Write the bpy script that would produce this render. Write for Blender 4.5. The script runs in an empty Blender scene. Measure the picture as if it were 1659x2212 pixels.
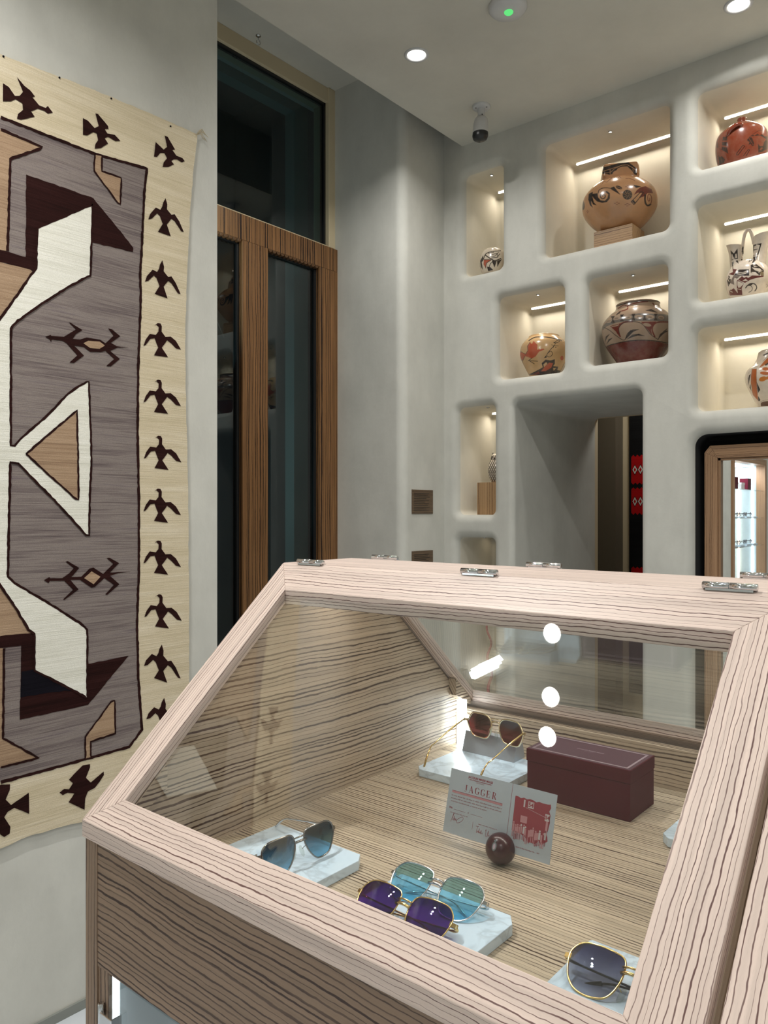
import bpy, bmesh, math, random
import numpy as np
from mathutils import Vector, Matrix
from mathutils.geometry import tessellate_polygon

random.seed(4)
SC = bpy.context.scene
COL = SC.collection
H = 1.5                      # eye height above the floor; geometry below is written relative to the eye level
PI = math.pi

# ------------------------------------------------------------------ camera
FPX, CX, CY = 1672.0, 829.5, 1106.0
FW = np.array([.7677, .6408, 0.0]); RT = np.array([.6408, -.7677, 0.0]); UP = np.array([0, 0, 1.0])
cam_d = bpy.data.cameras.new('camera'); cam = bpy.data.objects.new('camera', cam_d); COL.objects.link(cam)
cam.location = (0, 0, H)
cam.rotation_euler = Matrix(((RT[0], UP[0], -FW[0]), (RT[1], UP[1], -FW[1]), (RT[2], UP[2], -FW[2]))).to_euler()
cam_d.sensor_fit = 'HORIZONTAL'; cam_d.sensor_width = 36.0; cam_d.lens = 36.0 * FPX / 1659.0
cam_d.clip_start = .02; cam_d.clip_end = 60
SC.camera = cam

# ------------------------------------------------------------------ world, exposure, light levels
w = bpy.data.worlds.new('world'); SC.world = w; w.use_nodes = True
w.node_tree.nodes['Background'].inputs[0].default_value = (.05, .09, .16, 1)
w.node_tree.nodes['Background'].inputs[1].default_value = .05
SC.view_settings.view_transform = 'Standard'; SC.view_settings.look = 'None'
SC.view_settings.exposure = 0.0; SC.view_settings.gamma = 1.0
SC.cycles.max_bounces = 8; SC.cycles.diffuse_bounces = 4; SC.cycles.glossy_bounces = 4
SC.cycles.use_adaptive_sampling = True; SC.cycles.adaptive_threshold = .02
SC.cycles.transparent_max_bounces = 24; SC.cycles.transmission_bounces = 6
SC.cycles.use_denoising = True; SC.cycles.sample_clamp_indirect = 4.0
SC.cycles.caustics_reflective = False; SC.cycles.caustics_refractive = False
LV_DOWN = 9.8        # each ceiling downlight, watts
LV_NICHE = 1.0        # LED line of a 0.5 m niche
LV_PIN = .10
COOL = (.90, .96, 1.0); NEUT = (1.0, .985, .955); WARM = (1.0, .925, .79)

# ------------------------------------------------------------------ pixel helpers (used to measure the place)
def dirv(px, py): return FW + (px - CX) / FPX * RT - (py - CY) / FPX * UP
def onX(px, py, X): v = dirv(px, py); return v * (X / v[0])
def onY(px, py, Y): v = dirv(px, py); return v * (Y / v[1])
def onZ(px, py, Z): v = dirv(px, py); return v * (Z / v[2])

# ------------------------------------------------------------------ node helpers
class NT:
    def __init__(s, name):
        s.m = bpy.data.materials.new(name); s.m.use_nodes = True
        s.t = s.m.node_tree; s.t.nodes.clear(); s.out = s.t.nodes.new('ShaderNodeOutputMaterial')
    def n(s, typ, ins=None, **kw):
        nd = s.t.nodes.new(typ)
        for k, v in kw.items(): setattr(nd, k, v)
        for k, v in (ins or {}).items():
            if isinstance(v, bpy.types.NodeSocket): s.t.links.new(v, nd.inputs[k])
            else: nd.inputs[k].default_value = v
        return nd
    def math(s, op, a, b=0.0, c=0.0):
        nd = s.n('ShaderNodeMath', {0: a, 1: b, 2: c}, operation=op); return nd.outputs[0]
    def mixc(s, f, a, b):
        nd = s.n('ShaderNodeMix', {0: f, 6: a, 7: b}, data_type='RGBA'); return nd.outputs[2]
    def noise(s, vec, scale, detail=3.0, rough=.5):
        return s.n('ShaderNodeTexNoise', {'Vector': vec, 'Scale': scale, 'Detail': detail, 'Roughness': rough}).outputs[0]
    def ramp(s, f, stops):
        nd = s.n('ShaderNodeValToRGB', {0: f}); cr = nd.color_ramp
        while len(cr.elements) < len(stops): cr.elements.new(.5)
        for e, (p, c) in zip(cr.elements, stops): e.position = p; e.color = c
        return nd.outputs[0]
    def mrange(s, v, a, b, c=0.0, d=1.0):
        return s.n('ShaderNodeMapRange', {0: v, 1: a, 2: b, 3: c, 4: d}).outputs[0]
    def vmul(s, v, k): return s.n('ShaderNodeVectorMath', {0: v, 1: k}, operation='MULTIPLY').outputs[0]
    def obj(s): return s.n('ShaderNodeTexCoord').outputs['Object']
    def bsdf(s, **kw):
        b = s.n('ShaderNodeBsdfPrincipled')
        for k, v in kw.items():
            k = k.replace('_', ' ')
            if isinstance(v, bpy.types.NodeSocket): s.t.links.new(v, b.inputs[k])
            else: b.inputs[k].default_value = v
        s.t.links.new(b.outputs[0], s.out.inputs[0]); return b
    def bump(s, h, strength=.2, dist=.002):
        return s.n('ShaderNodeBump', {'Height': h, 'Strength': strength, 'Distance': dist}).outputs[0]
def C4(r, g, b): return (r, g, b, 1.0)
def srgb(r, g, b):
    f = lambda c: (c / 255 / 12.92) if c <= 10 else ((c / 255 + .055) / 1.055) ** 2.4
    return (f(r), f(g), f(b), 1.0)

def plain(name, col, rough=.5, metal=0.0, **kw):
    t = NT(name); n = t.noise(t.obj(), 35.0)
    c2 = tuple(x * .9 for x in col[:3]) + (1,)
    t.bsdf(Base_Color=t.mixc(n, c2, col), Roughness=rough, Metallic=metal, **kw); return t.m

def plaster(name, col, amount=.10, scale=2.2, rough=.75):
    t = NT(name); v = t.obj()
    n1 = t.noise(v, scale, 5, .6); n2 = t.noise(t.vmul(v, (1, 1, .45)), scale * 3.1, 6, .65); n3 = t.noise(v, 38, 4)
    f = t.math('ADD', t.math('MULTIPLY', n1, .6), t.math('MULTIPLY', n2, .4))
    f = t.mrange(f, .34, .66)
    lo = tuple(x * (1 - amount) for x in col[:3]) + (1,); hi = tuple(min(1, x * (1 + amount * .6)) for x in col[:3]) + (1,)
    h = t.math('ADD', t.math('MULTIPLY', n2, 1.0), t.math('MULTIPLY', n3, .25))
    t.bsdf(Base_Color=t.mixc(f, lo, hi), Roughness=rough, Normal=t.bump(h, .35, .006), Specular_IOR_Level=.3); return t.m

def zebrano(name, base, line, freq=170.0, dark=.85, warp=.010, rough=.42, pores=.35, wd=1.0, tonal=.74):
    """striped veneer: UV u runs along the grain, v across it, both in metres"""
    t = NT(name); uv = t.n('ShaderNodeTexCoord').outputs['UV']
    sx = t.n('ShaderNodeSeparateXYZ', {0: uv}); u, v = sx.outputs[0], sx.outputs[1]
    def vec(a, b, c=0.0):
        return t.n('ShaderNodeCombineXYZ', {0: t.math('MULTIPLY', u, a), 1: t.math('MULTIPLY', v, b), 2: c}).outputs[0]
    w1 = t.math('MULTIPLY', t.math('SUBTRACT', t.noise(vec(2.2, 5.0), 1.0, 2), .5), warp * 2)
    w2 = t.math('MULTIPLY', t.math('SUBTRACT', t.noise(vec(26, 60), 1.0, 3, .65), .5), .0050)
    vv = t.math('ADD', v, t.math('ADD', w1, w2))
    sp = t.math('MULTIPLY', t.n('ShaderNodeTexNoise', {'W': t.math('MULTIPLY', vv, 55.0), 'Scale': 1.0, 'Detail': 2.0}, noise_dimensions='1D').outputs[0], 1.3)
    wv = t.math('ADD', t.math('MULTIPLY', vv, freq), sp)
    idx = t.math('FLOOR', wv); fr = t.math('FRACT', wv)
    rnd = t.n('ShaderNodeTexWhiteNoise', {'W': idx}, noise_dimensions='1D').outputs[0]
    d = t.math('ABSOLUTE', t.math('SUBTRACT', fr, .5))
    width = t.math('ADD', .042 * wd, t.math('MULTIPLY', rnd, .095 * wd))
    ln = t.mrange(t.math('DIVIDE', d, width), .7, 1.2, 1.0, 0.0)
    fade = t.mrange(t.noise(vec(5, 90, 3.0), 1.0, 2), .30, .5, .55, 1.0)
    ln = t.math('MULTIPLY', t.math('MULTIPLY', ln, fade), t.math('ADD', dark - .35, t.math('MULTIPLY', rnd, .35)))
    tone = t.noise(vec(3, 130, 7.0), 1.0, 3)
    b2 = tuple(x * tonal for x in base[:3]) + (1,)
    c = t.mixc(t.mrange(tone, .3, .7), b2, base)
    po = t.mrange(t.noise(vec(180, 2600, 1.0), 1.0, 1), .62, .72, 0.0, pores)
    c = t.mixc(po, c, tuple(x * .55 for x in base[:3]) + (1,))
    c = t.mixc(ln, c, line)
    t.bsdf(Base_Color=c, Roughness=rough, Normal=t.bump(ln, .12, .0004), Specular_IOR_Level=.35); return t.m

def schlick(t, f0, boost=1.0):
    g = t.n('ShaderNodeNewGeometry'); d = t.n('ShaderNodeVectorMath', {0: g.outputs['Incoming'], 1: g.outputs['Normal']}, operation='DOT_PRODUCT').outputs['Value']
    k = t.math('POWER', t.math('SUBTRACT', 1.0, t.math('ABSOLUTE', d)), 5.0)
    return t.math('MULTIPLY', t.math('ADD', f0, t.math('MULTIPLY', k, 1 - f0)), boost)
def glass(name, tint=(1, 1, 1, 1), boost=1.0, rough=0.0, ior=1.5):
    t = NT(name)
    f = schlick(t, ((ior - 1) / (ior + 1)) ** 2, boost)
    tr = t.n('ShaderNodeBsdfTransparent', {'Color': tint}); gl = t.n('ShaderNodeBsdfGlossy', {'Color': (1, 1, 1, 1), 'Roughness': rough})
    mx = t.n('ShaderNodeMixShader', {0: f, 1: tr.outputs[0], 2: gl.outputs[0]})
    t.t.links.new(mx.outputs[0], t.out.inputs[0]); return t.m

def lens(name, top, bot):
    t = NT(name); z = t.n('ShaderNodeSeparateXYZ', {0: t.n('ShaderNodeTexCoord').outputs['Generated']}).outputs[2]
    c = t.mixc(t.mrange(z, .1, .9), bot, top)
    f = schlick(t, .055, 1.0)
    tr = t.n('ShaderNodeBsdfTransparent', {'Color': c}); gl = t.n('ShaderNodeBsdfGlossy', {'Color': (1, 1, 1, 1), 'Roughness': .01})
    mx = t.n('ShaderNodeMixShader', {0: f, 1: tr.outputs[0], 2: gl.outputs[0]})
    t.t.links.new(mx.outputs[0], t.out.inputs[0]); return t.m

def emit(name, col, strength):
    t = NT(name); e = t.n('ShaderNodeEmission', {'Color': col, 'Strength': strength}); t.t.links.new(e.outputs[0], t.out.inputs[0]); return t.m

def woven(name, cols, sx=5.0, sz=260.0, rough=.95):
    """hand spun yarn: streaks run along the weft"""
    t = NT(name); v = t.obj()
    n1 = t.noise(t.vmul(v, (sx, 1, sz)), 1.0, 3, .6); n2 = t.noise(t.vmul(v, (sx * .5, 1, sz * .12)), 1.0, 3, .6); n3 = t.noise(t.vmul(v, (420, 1, 420)), 1.0, 2)
    f = t.mrange(t.math('ADD', t.math('MULTIPLY', n1, .5), t.math('MULTIPLY', n2, .5)), .36, .64)
    c = t.ramp(f, [(i / (len(cols) - 1), c) for i, c in enumerate(cols)])
    c = t.mixc(t.mrange(n3, .4, .75, 0, .28), c, tuple(x * .55 for x in cols[0][:3]) + (1,))
    h = t.math('ADD', n1, t.math('MULTIPLY', n3, .6))
    t.bsdf(Base_Color=c, Roughness=rough, Normal=t.bump(h, .6, .0015), Specular_IOR_Level=.1); return t.m

M = {}
M['plaster'] = plaster('hand trowelled plaster', srgb(200, 199, 191), .15)
M['plaster_niche'] = plaster('niche plaster', srgb(214, 208, 193), .08)
M['ceiling'] = plaster('ceiling plaster', srgb(204, 201, 190), .12, 1.1)
M['floor'] = plaster('polished pale floor', srgb(200, 206, 211), .05, 1.5, .3)
M['grey_strip'] = plain('grey joint', srgb(135, 138, 132), .6)
M['portal'] = plain('grey green portal', srgb(120, 142, 140), .6)
M['jamb_shade'] = plain('shaded jamb', srgb(98, 90, 74), .7)  # far door jamb: its shade is put into the base colour
M['cream_wall'] = plaster('cream wall', srgb(205, 190, 158), .05)
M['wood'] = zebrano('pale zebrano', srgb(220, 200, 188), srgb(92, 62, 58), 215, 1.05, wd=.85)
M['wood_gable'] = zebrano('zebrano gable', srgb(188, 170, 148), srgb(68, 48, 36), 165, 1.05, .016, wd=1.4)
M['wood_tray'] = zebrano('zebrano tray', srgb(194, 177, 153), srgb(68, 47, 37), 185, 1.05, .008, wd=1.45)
M['wood_front_shaded'] = zebrano('shaded zebrano front', srgb(148, 123, 102), srgb(58, 38, 30), 150, 1.05, .020, wd=1.5)  # same veneer, base darkened to imitate shade on the upright faces
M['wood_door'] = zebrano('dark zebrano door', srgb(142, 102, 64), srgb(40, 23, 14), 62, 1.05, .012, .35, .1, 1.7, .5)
M['wood_mirror'] = zebrano('brown zebrano frame', srgb(166, 130, 98), srgb(84, 54, 36), 150, .9, .006)
M['wood_block'] = zebrano('ribbed zebrano block', srgb(176, 142, 104), srgb(92, 62, 40), 105, 1.0, .001)
M['glass'] = glass('clear glass', (.985, .995, .99, 1), 1.35)
M['glass_dark'] = glass('door glass', (.50, .64, .66, 1), 1.5)
M['black_metal'] = plain('black metal', C4(.012, .013, .014), .35)
M['black'] = plain('black velvet', C4(.004, .004, .004), .95)
M['night'] = plain('night outside', C4(.006, .012, .024), .9)
M['chrome'] = plain('chrome', C4(.75, .76, .78), .08, 1.0)
M['steel'] = plain('satin steel', C4(.55, .55, .55), .25, 1.0)
M['mirror'] = plain('mirror silver', C4(.93, .95, .95), .0, 1.0)
M['gold'] = plain('gold metal', C4(.86, .62, .26), .13, 1.0)
M['palegold'] = plain('pale gold metal', C4(.82, .70, .48), .12, 1.0)
M['silver'] = plain('silver metal', C4(.72, .75, .78), .1, 1.0)
M['gunmetal'] = plain('gunmetal', C4(.30, .29, .28), .16, 1.0)
M['acetate'] = glass('clear silicone', (.88, .9, .88, 1), 1.6)
M['dark_acetate'] = plain('dark acetate', C4(.02, .012, .012), .1)
M['led_cool'] = emit('cool LED', (.86, .96, 1.0, 1), 14.0)
M['led_warm'] = emit('warm LED', (1.0, .84, .60, 1), 7.0)
M['led_soft'] = emit('soft LED tube', (.86, .96, 1.0, 1), 3.0)
M['lamp'] = emit('downlight lens', (1.0, .97, .92, 1), 22.0)
M['white'] = plain('white plastic', srgb(205, 205, 205), .35)
M['white_panel'] = plain('white panel', srgb(176, 190, 196), .3)
M['maroon'] = plain('maroon leatherette', srgb(76, 10, 28), .6, 0, Specular_IOR_Level=.12)
M['maroon_top'] = plain('maroon lid paper', srgb(66, 24, 44), .4)
M['foil'] = plain('silver foil', srgb(176, 158, 166), .35, .2)
M['ball'] = plain('oxblood ball', srgb(58, 8, 22), .25, Coat_Weight=.1)
M['card'] = plain('card stock', srgb(180, 190, 198), .6)
M['ink'] = plain('red ink', srgb(150, 52, 66), .7)
M['ink_lt'] = plain('pale red ink', srgb(196, 140, 146), .7)
M['ink_gap'] = plain('unprinted paper', srgb(205, 196, 198), .7)
M['plaque'] = zebrano('plaque veneer', srgb(110, 92, 74), srgb(66, 50, 38), 150, .9, .001)
M['stand'] = plain('brushed grey stand', srgb(170, 176, 184), .3, .35)
M['green'] = emit('green indicator', (.16, .9, .25, 1), .9)
def marble():
    t = NT('white marble'); v = t.obj()
    n = t.noise(v, 9.0, 6, .65); warp = t.n('ShaderNodeVectorMath', {0: v, 1: t.n('ShaderNodeTexNoise', {'Vector': v, 'Scale': 7.0}).outputs[1]}, operation='ADD').outputs[0]
    k = t.math('ABSOLUTE', t.math('SUBTRACT', t.noise(warp, 5.0, 5, .6), .5))
    vein = t.mrange(k, 0.0, .055, .42, 0.0)
    c = t.mixc(t.mrange(n, .35, .7), srgb(200, 220, 236), srgb(216, 233, 246))
    c = t.mixc(vein, c, srgb(150, 164, 176)); t.bsdf(Base_Color=c, Roughness=.22); return t.m
M['marble'] = marble()
M['lens_blue'] = lens('blue gradient lens', (.10, .14, .17, 1), (.36, .62, .74, 1))
M['lens_teal'] = lens('aqua lens', (.50, .70, .74, 1), (.55, .86, .98, 1))
M['lens_purple'] = lens('purple lens', (.20, .08, .34, 1), (.36, .16, .54, 1))
M['lens_grey'] = lens('grey gradient lens', (.20, .19, .30, 1), (.80, .80, .84, 1))
M['lens_brown'] = lens('brown rose lens', (.20, .07, .10, 1), (.52, .22, .20, 1))
M['rug_cream'] = woven('cream wool', [srgb(196, 182, 152), srgb(210, 196, 168), srgb(220, 208, 184)])
M['rug_white'] = woven('white wool', [srgb(214, 212, 198), srgb(230, 228, 216), srgb(238, 236, 226)])
M['rug_grey'] = woven('heathered grey wool', [srgb(98, 88, 88), srgb(122, 111, 108), srgb(140, 130, 124), srgb(118, 107, 108)])
M['rug_tan'] = woven('tan wool', [srgb(142, 116, 94), srgb(164, 138, 112), srgb(178, 152, 126)])
M['rug_brown'] = woven('dark brown wool', [srgb(30, 14, 12), srgb(42, 20, 18), srgb(50, 26, 24)])
M['rug_black'] = woven('blue black wool', [srgb(14, 12, 18), srgb(22, 20, 28)])
M['textile_black'] = woven('black weaving', [C4(.006, .006, .006), C4(.012, .012, .012)])
M['textile_red'] = woven('red weaving', [srgb(150, 16, 18), srgb(186, 24, 26)])
M['textile_white'] = woven('white weaving', [srgb(200, 190, 180), srgb(220, 214, 205)])
def paint_mat(name='painted clay', rough=.22):
    t = NT(name); a = t.n('ShaderNodeAttribute', attribute_name='paint').outputs[0]; n = t.noise(t.obj(), 60, 4)
    t.bsdf(Base_Color=t.mixc(t.mrange(n, .3, .7, 0, .18), a, (.25, .18, .12, 1)), Roughness=rough, Coat_Weight=.25, Coat_Roughness=.15); return t.m
M['paint'] = paint_mat()

# ------------------------------------------------------------------ mesh builder
def nrm(v): v = np.array(v, float); return v / np.linalg.norm(v)
class MB:
    def __init__(s): s.v = []; s.f = []; s.uv = []; s.mi = []; s.sm = []
    def add(s, verts, faces, mi=0, smooth=False, L=None, seed=0.0):
        o = len(s.v); P = [np.array(p, float) for p in verts]; s.v += P
        def uvs(f):
            p = [P[i] for i in f]; N = np.zeros(3)
            for i in range(len(p)): N += np.cross(p[i] - p[0], p[(i + 1) % len(p)] - p[0])
            Ln = nrm(L); A = np.cross(Ln, N)
            if np.linalg.norm(A) < 1e-12 * 1 or np.linalg.norm(A) < .3 * np.linalg.norm(N): A = np.cross(Ln, (.3, .5, .8))
            A = nrm(A); A = A if A @ np.array([.31, .52, .79]) > 0 else -A
            return [(float(q @ Ln) + seed * 1.7, float(q @ A) + seed) for q in p]
        for f in faces:
            s.f.append([o + i for i in f]); s.mi.append(mi); s.sm.append(smooth)
            s.uv.append(uvs(f) if L is not None else [(0, 0)] * len(f))
    def prism(s, poly, ext, mi=0, L=None, seed=0.0):
        n = len(poly); e = np.array(ext, float)
        a = [np.array(p, float) for p in poly]; b = [p + e for p in a]
        N = np.zeros(3)
        for i in range(n): N += np.cross(a[i], a[(i + 1) % n])
        if N @ e > 0: a, b = b, a
        # now a is the cap whose winding normal points away from b
        s.add(a + b, [list(range(n)), list(range(2 * n - 1, n - 1, -1))] + [[(i + 1) % n, i, n + i, n + (i + 1) % n] for i in range(n)], mi, False, L, seed)
    def box(s, x0, x1, y0, y1, z0, z1, mi=0, L=None, seed=0.0):
        x0, x1 = sorted((x0, x1)); y0, y1 = sorted((y0, y1)); z0, z1 = sorted((z0, z1))
        s.prism([(x0, y0, z0), (x1, y0, z0), (x1, y1, z0), (x0, y1, z0)], (0, 0, z1 - z0), mi, L, seed)
    def rings(s, rings, mi=0, closed=True, cap0=False, cap1=False, smooth=True, L=None):
        n = len(rings[0]); vs = [p for r in rings for p in r]; fs = []
        for k in range(len(rings) - 1):
            for i in range(n if closed else n - 1):
                j = (i + 1) % n; fs.append([k * n + i, k * n + j, (k + 1) * n + j, (k + 1) * n + i])
        if cap0: fs.append(list(range(n - 1, -1, -1)))
        if cap1: fs.append([(len(rings) - 1) * n + i for i in range(n)])
        s.add(vs, fs, mi, smooth, L)
    def tube(s, pts, r, n=8, mi=0, cap=True):
        P = [np.array(p, float) for p in pts]; rs = r if hasattr(r, '__len__') else [r] * len(P)
        T = []
        for i in range(len(P)):
            d = P[min(i + 1, len(P) - 1)] - P[max(i - 1, 0)]; T.append(nrm(d))
        up = np.array([0, 0, 1.0]) if abs(T[0][2]) < .9 else np.array([1.0, 0, 0])
        a = nrm(np.cross(T[0], up)); R = []
        for p, t, rr in zip(P, T, rs):
            a = nrm(a - t * (a @ t)); b = np.cross(t, a)
            R.append([p + rr * (math.cos(q) * a + math.sin(q) * b) for q in [2 * PI * i / n for i in range(n)]])
        s.rings(R, mi, True, cap, cap)
    def lathe(s, prof, c, n=32, mi=0, cap0=False, cap1=False, axis=(0, 0, 1)):
        ax = nrm(axis); up = np.array([0, 0, 1.0]) if abs(ax[2]) < .9 else np.array([1.0, 0, 0])
        a = nrm(np.cross(up, ax)) if abs(ax[2]) < .9 else np.array([1.0, 0, 0]); b = np.cross(ax, a); c = np.array(c, float)
        R = [[c + ax * z + r * (math.cos(q) * a + math.sin(q) * b) for q in [2 * PI * i / n for i in range(n)]] for r, z in prof]
        s.rings(R, mi, True, cap0, cap1)
    def poly(s, pts, mi=0, holes=()):
        loops = [[Vector(p) for p in pts]] + [[Vector(p) for p in h] for h in holes]
        tris = tessellate_polygon(loops); s.add([p for l in loops for p in l], [list(t) for t in tris], mi)
    def build(s, name, mats, root=None, bevel=0.0, recalc=False, zoff=H):
        me = bpy.data.meshes.new(name); off = Vector((0, 0, zoff))
        base = world_loc(root) if root else Vector((0, 0, 0))
        me.from_pydata([tuple(Vector(p) + off - base) for p in s.v], [], s.f)
        ul = me.uv_layers.new(name='UVMap'); flat = [c for f in s.uv for q in f for c in q]; ul.data.foreach_set('uv', flat)
        for m in (mats if isinstance(mats, (list, tuple)) else [mats]): me.materials.append(m)
        me.polygons.foreach_set('material_index', s.mi); me.polygons.foreach_set('use_smooth', s.sm)
        if recalc:
            bm = bmesh.new(); bm.from_mesh(me); bmesh.ops.recalc_face_normals(bm, faces=bm.faces); bm.to_mesh(me); bm.free()
        me.update()
        o = bpy.data.objects.new(name, me); COL.objects.link(o)
        if root: o.parent = root
        if bevel:
            b = o.modifiers.new('bevel', 'BEVEL'); b.width = bevel; b.segments = 2; b.limit_method = 'ANGLE'; b.angle_limit = math.radians(40)
        return o
def world_loc(o):
    v = Vector((0, 0, 0))
    while o: v += o.location; o = o.parent
    return v
def thing(name, label, cat, loc, group=None):
    o = bpy.data.objects.new(name, None); COL.objects.link(o); o.location = (loc[0], loc[1], loc[2] + H)
    o.empty_display_size = .05; o['label'] = label; o['category'] = cat
    if group: o['group'] = group
    return o
def tag(o, label, cat, group=None):
    o['label'] = label; o['category'] = cat
    if group: o['group'] = group
    return o
def struct(o, label=None):
    o['kind'] = 'structure'
    if label: o['label'] = label
    return o
def copy_tree(o, parent=None):
    c = o.copy(); COL.objects.link(c); c.parent = parent
    for ch in list(o.children): copy_tree(ch, c)
    return c
def area(name, loc, target, sx, sy, power, col, root=None, spread=180, shape='RECTANGLE', rotz=0.0):
    d = bpy.data.lights.new(name, 'AREA'); d.shape = shape; d.size = sx
    if shape in ('RECTANGLE', 'ELLIPSE'): d.size_y = sy
    d.energy = power; d.color = col; d.spread = math.radians(spread)
    o = bpy.data.objects.new(name, d); COL.objects.link(o)
    base = world_loc(root) if root else Vector((0, 0, 0))
    o.location = Vector((loc[0], loc[1], loc[2] + H)) - base
    q = (Vector(target) - Vector(loc)).to_track_quat('-Z', 'Y'); o.rotation_euler = q.to_euler()
    if root: o.parent = root
    return o
def catmull(pts, k=6, closed=True):
    P = [np.array(p, float) for p in pts]; n = len(P); out = []
    for i in range(n if closed else n - 1):
        g = (lambda j: P[j % n]) if closed else (lambda j: P[min(max(j, 0), n - 1)])
        a, b, c, d = g(i - 1), g(i), g(i + 1), g(i + 2)
        for s_ in range(k):
            t = s_ / k; out.append(.5 * ((2 * b) + (c - a) * t + (2 * a - 5 * b + 4 * c - d) * t * t + (3 * b - a - 3 * c + d) * t ** 3))
    if not closed: out.append(P[-1])
    return out

# ================================================================== THE ROOM
XN = 3.25            # face of the niche wall
YL = 2.2             # face of the rug wall and edge of the lowered ceiling
YP = 2.314           # short wall right of the door recess
ZC = 1.845; ZS = 2.18; FL = -1.5
XW0, YW0 = -3.2, -3.2
XS = 2.913; YD = 2.774

b = MB(); b.box(XW0 - .2, 5.3, YW0 - .2, 3.2, FL - .1, FL); struct(b.build('floor', M['floor']))
b = MB(); b.box(XW0 - .2, XN, YW0 - .2, YL, ZC, ZC + .5); b.box(XW0, XN, YL, 3.0, ZS, ZS + .1)
struct(b.build('ceiling', M['ceiling']))
b = MB(); b.box(-1.12, 1.718, YL, YD + .1, FL, ZS); b.box(XW0, -2.35, YL, YD + .1, FL, ZS); b.box(-2.35, -1.12, YL, YD + .1, .56, ZS); b.box(-2.35, -1.12, YL, YD + .1, FL, -1.40); b.box(-2.35, -1.12, 2.60, YD + .1, -1.40, .56)
struct(b.build('wall_left', M['plaster']))
b = MB(); b.box(XW0 - .15, XW0, YW0, YD, FL, ZS); struct(b.build('wall_back', M['plaster']))
b = MB(); b.box(XW0, XN + .4, YW0 - .15, YW0, FL, ZS); struct(b.build('wall_right', M['plaster']))
# recess side wall with a rounded outer corner
b = MB(); r_ = .045
arc = [(XS + r_ - r_ * math.cos(a), YP + r_ - r_ * math.sin(a)) for a in [PI / 2 * i / 10 for i in range(11)]]
prof = [(XS, YD + .1), (XS, YP + r_ + .01)] + arc + [(XS + r_ + .01, YP), (XN - .001, YP), (XN, YP), (XN + .05, YD + .1)]
n_ = len(prof); vs = [(x, y, FL) for x, y in prof] + [(x, y, ZS) for x, y in prof]
b.add(vs, [[i + 1, i, n_ + i, n_ + i + 1] for i in range(n_ - 1)], 0, True)
o = b.build('wall_recess', M['plaster']); struct(o)
# the wall behind the recess, around door and window
b = MB(); b.box(XS - .02, XS + .1, YD - .0, YD + .1, FL, ZS); b.box(1.6, XS + .05, YD - .004, YD + .1, 2.105, ZS)
b.box(2.868, XS + .02, YD - .012, YD + .1, 1.36, ZS)
b.box(1.6, XS + .02, YD - .010, YD + .1, 1.352, 1.366)
struct(b.build('trim_1', M['cream_wall'], bevel=.003))
b = MB(); b.box(1.5, 3.0, YD + .9, YD + .95, FL, ZS + .2); b.box(1.45, 1.5, YD + .1, YD + .95, FL, ZS + .2); b.box(3.0, 3.05, YD + .1, YD + .95, FL, ZS + .2); b.box(1.45, 3.05, YD + .1, YD + .95, ZS + .2, ZS + .25)
struct(b.build('wall_outside', M['night']))
b = MB(); b.box(2.897, 3.02, 3.05, 3.12, FL, 2.245); b.box(1.5, 2.897, 3.05, 3.12, 2.163, 2.245); struct(b.build('trim_4', M['portal']))
area('portal_fill', (2.2, YD + .12, .6), (2.7, 3.4, .9), .2, 2.0, 3.2, (.75, .92, .95), None, 180)  # unseen fill lamp, added to brighten the portal behind the glass
# transom window
b = MB(); b.box(1.72, 2.868, YD + .02, YD + .03, 1.366, 2.105); wn = struct(b.build('window_1', M['glass_dark']), 'dark glass window above the door')
b = MB(); z0, z1 = 1.366, 2.105
for q in ((1.72, 2.868, z1 - .012, z1), (1.72, 2.868, z0, z0 + .010), (2.856, 2.868, z0, z1)): b.box(q[0], q[1], YD + .012, YD + .04, q[2], q[3])
b.build('window_frame', M['black_metal'], wn)
# door
DZ0, DZ1 = 1.236, 1.352
b = MB(); b.box(2.286, 2.439, YD - .03, YD + .03, FL + .02, DZ0, 0, (0, 0, 1), .3)
b.box(2.782, 2.925, YD - .03, YD + .03, FL + .02, DZ0, 0, (0, 0, 1), 1.3)
b.box(1.72, 2.925, YD - .03, YD + .03, DZ0, DZ1, 0, (0, 0, 1), 2.3)
b.box(1.72, 2.925, YD - .03, YD + .03, FL + .02, FL + .22, 0, (1, 0, 0), 3.3)
# scalloped lower edge of the header
for k in range(22):
    xx = 1.75 + k * .0235 if k < 22 else 0
for x0, x1 in ((1.74, 2.282), (2.443, 2.778)):
    n = int((x1 - x0) / .024)
    for k in range(n):
        xc = x0 + (k + .5) * (x1 - x0) / n
        b.lathe([(.0125, -.028), (.0125, .0)], (xc, YD, DZ0), 10, 0, True, True, (0, 1, 0))
dr = struct(b.build('door_1', M['wood_door'], bevel=.002), 'tall striped wood and glass door in the recess')
b = MB()
for x0, x1 in ((1.74, 2.286), (2.439, 2.782)):
    for q in ((x0, x0 + .014, FL + .22, DZ0), (x1 - .014, x1, FL + .22, DZ0), (x0, x1, DZ0 - .014, DZ0)):
        b.box(q[0], q[1], YD - .006, YD + .02, q[2], q[3])
b.build('glazing_bead', M['black_metal'], dr)
for x0, x1 in ((1.754, 2.272), (2.453, 2.768)):
    b = MB(); b.box(x0, x1, YD + .004, YD + .012, FL + .22, DZ0 - .014); b.build('door_glass', M['glass_dark'], dr)
# base strip of the rug wall
b = MB(); b.box(XW0, 1.718, YL - .008, YL, FL, FL + .028); struct(b.build('baseboard_left', M['grey_strip']))

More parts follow.
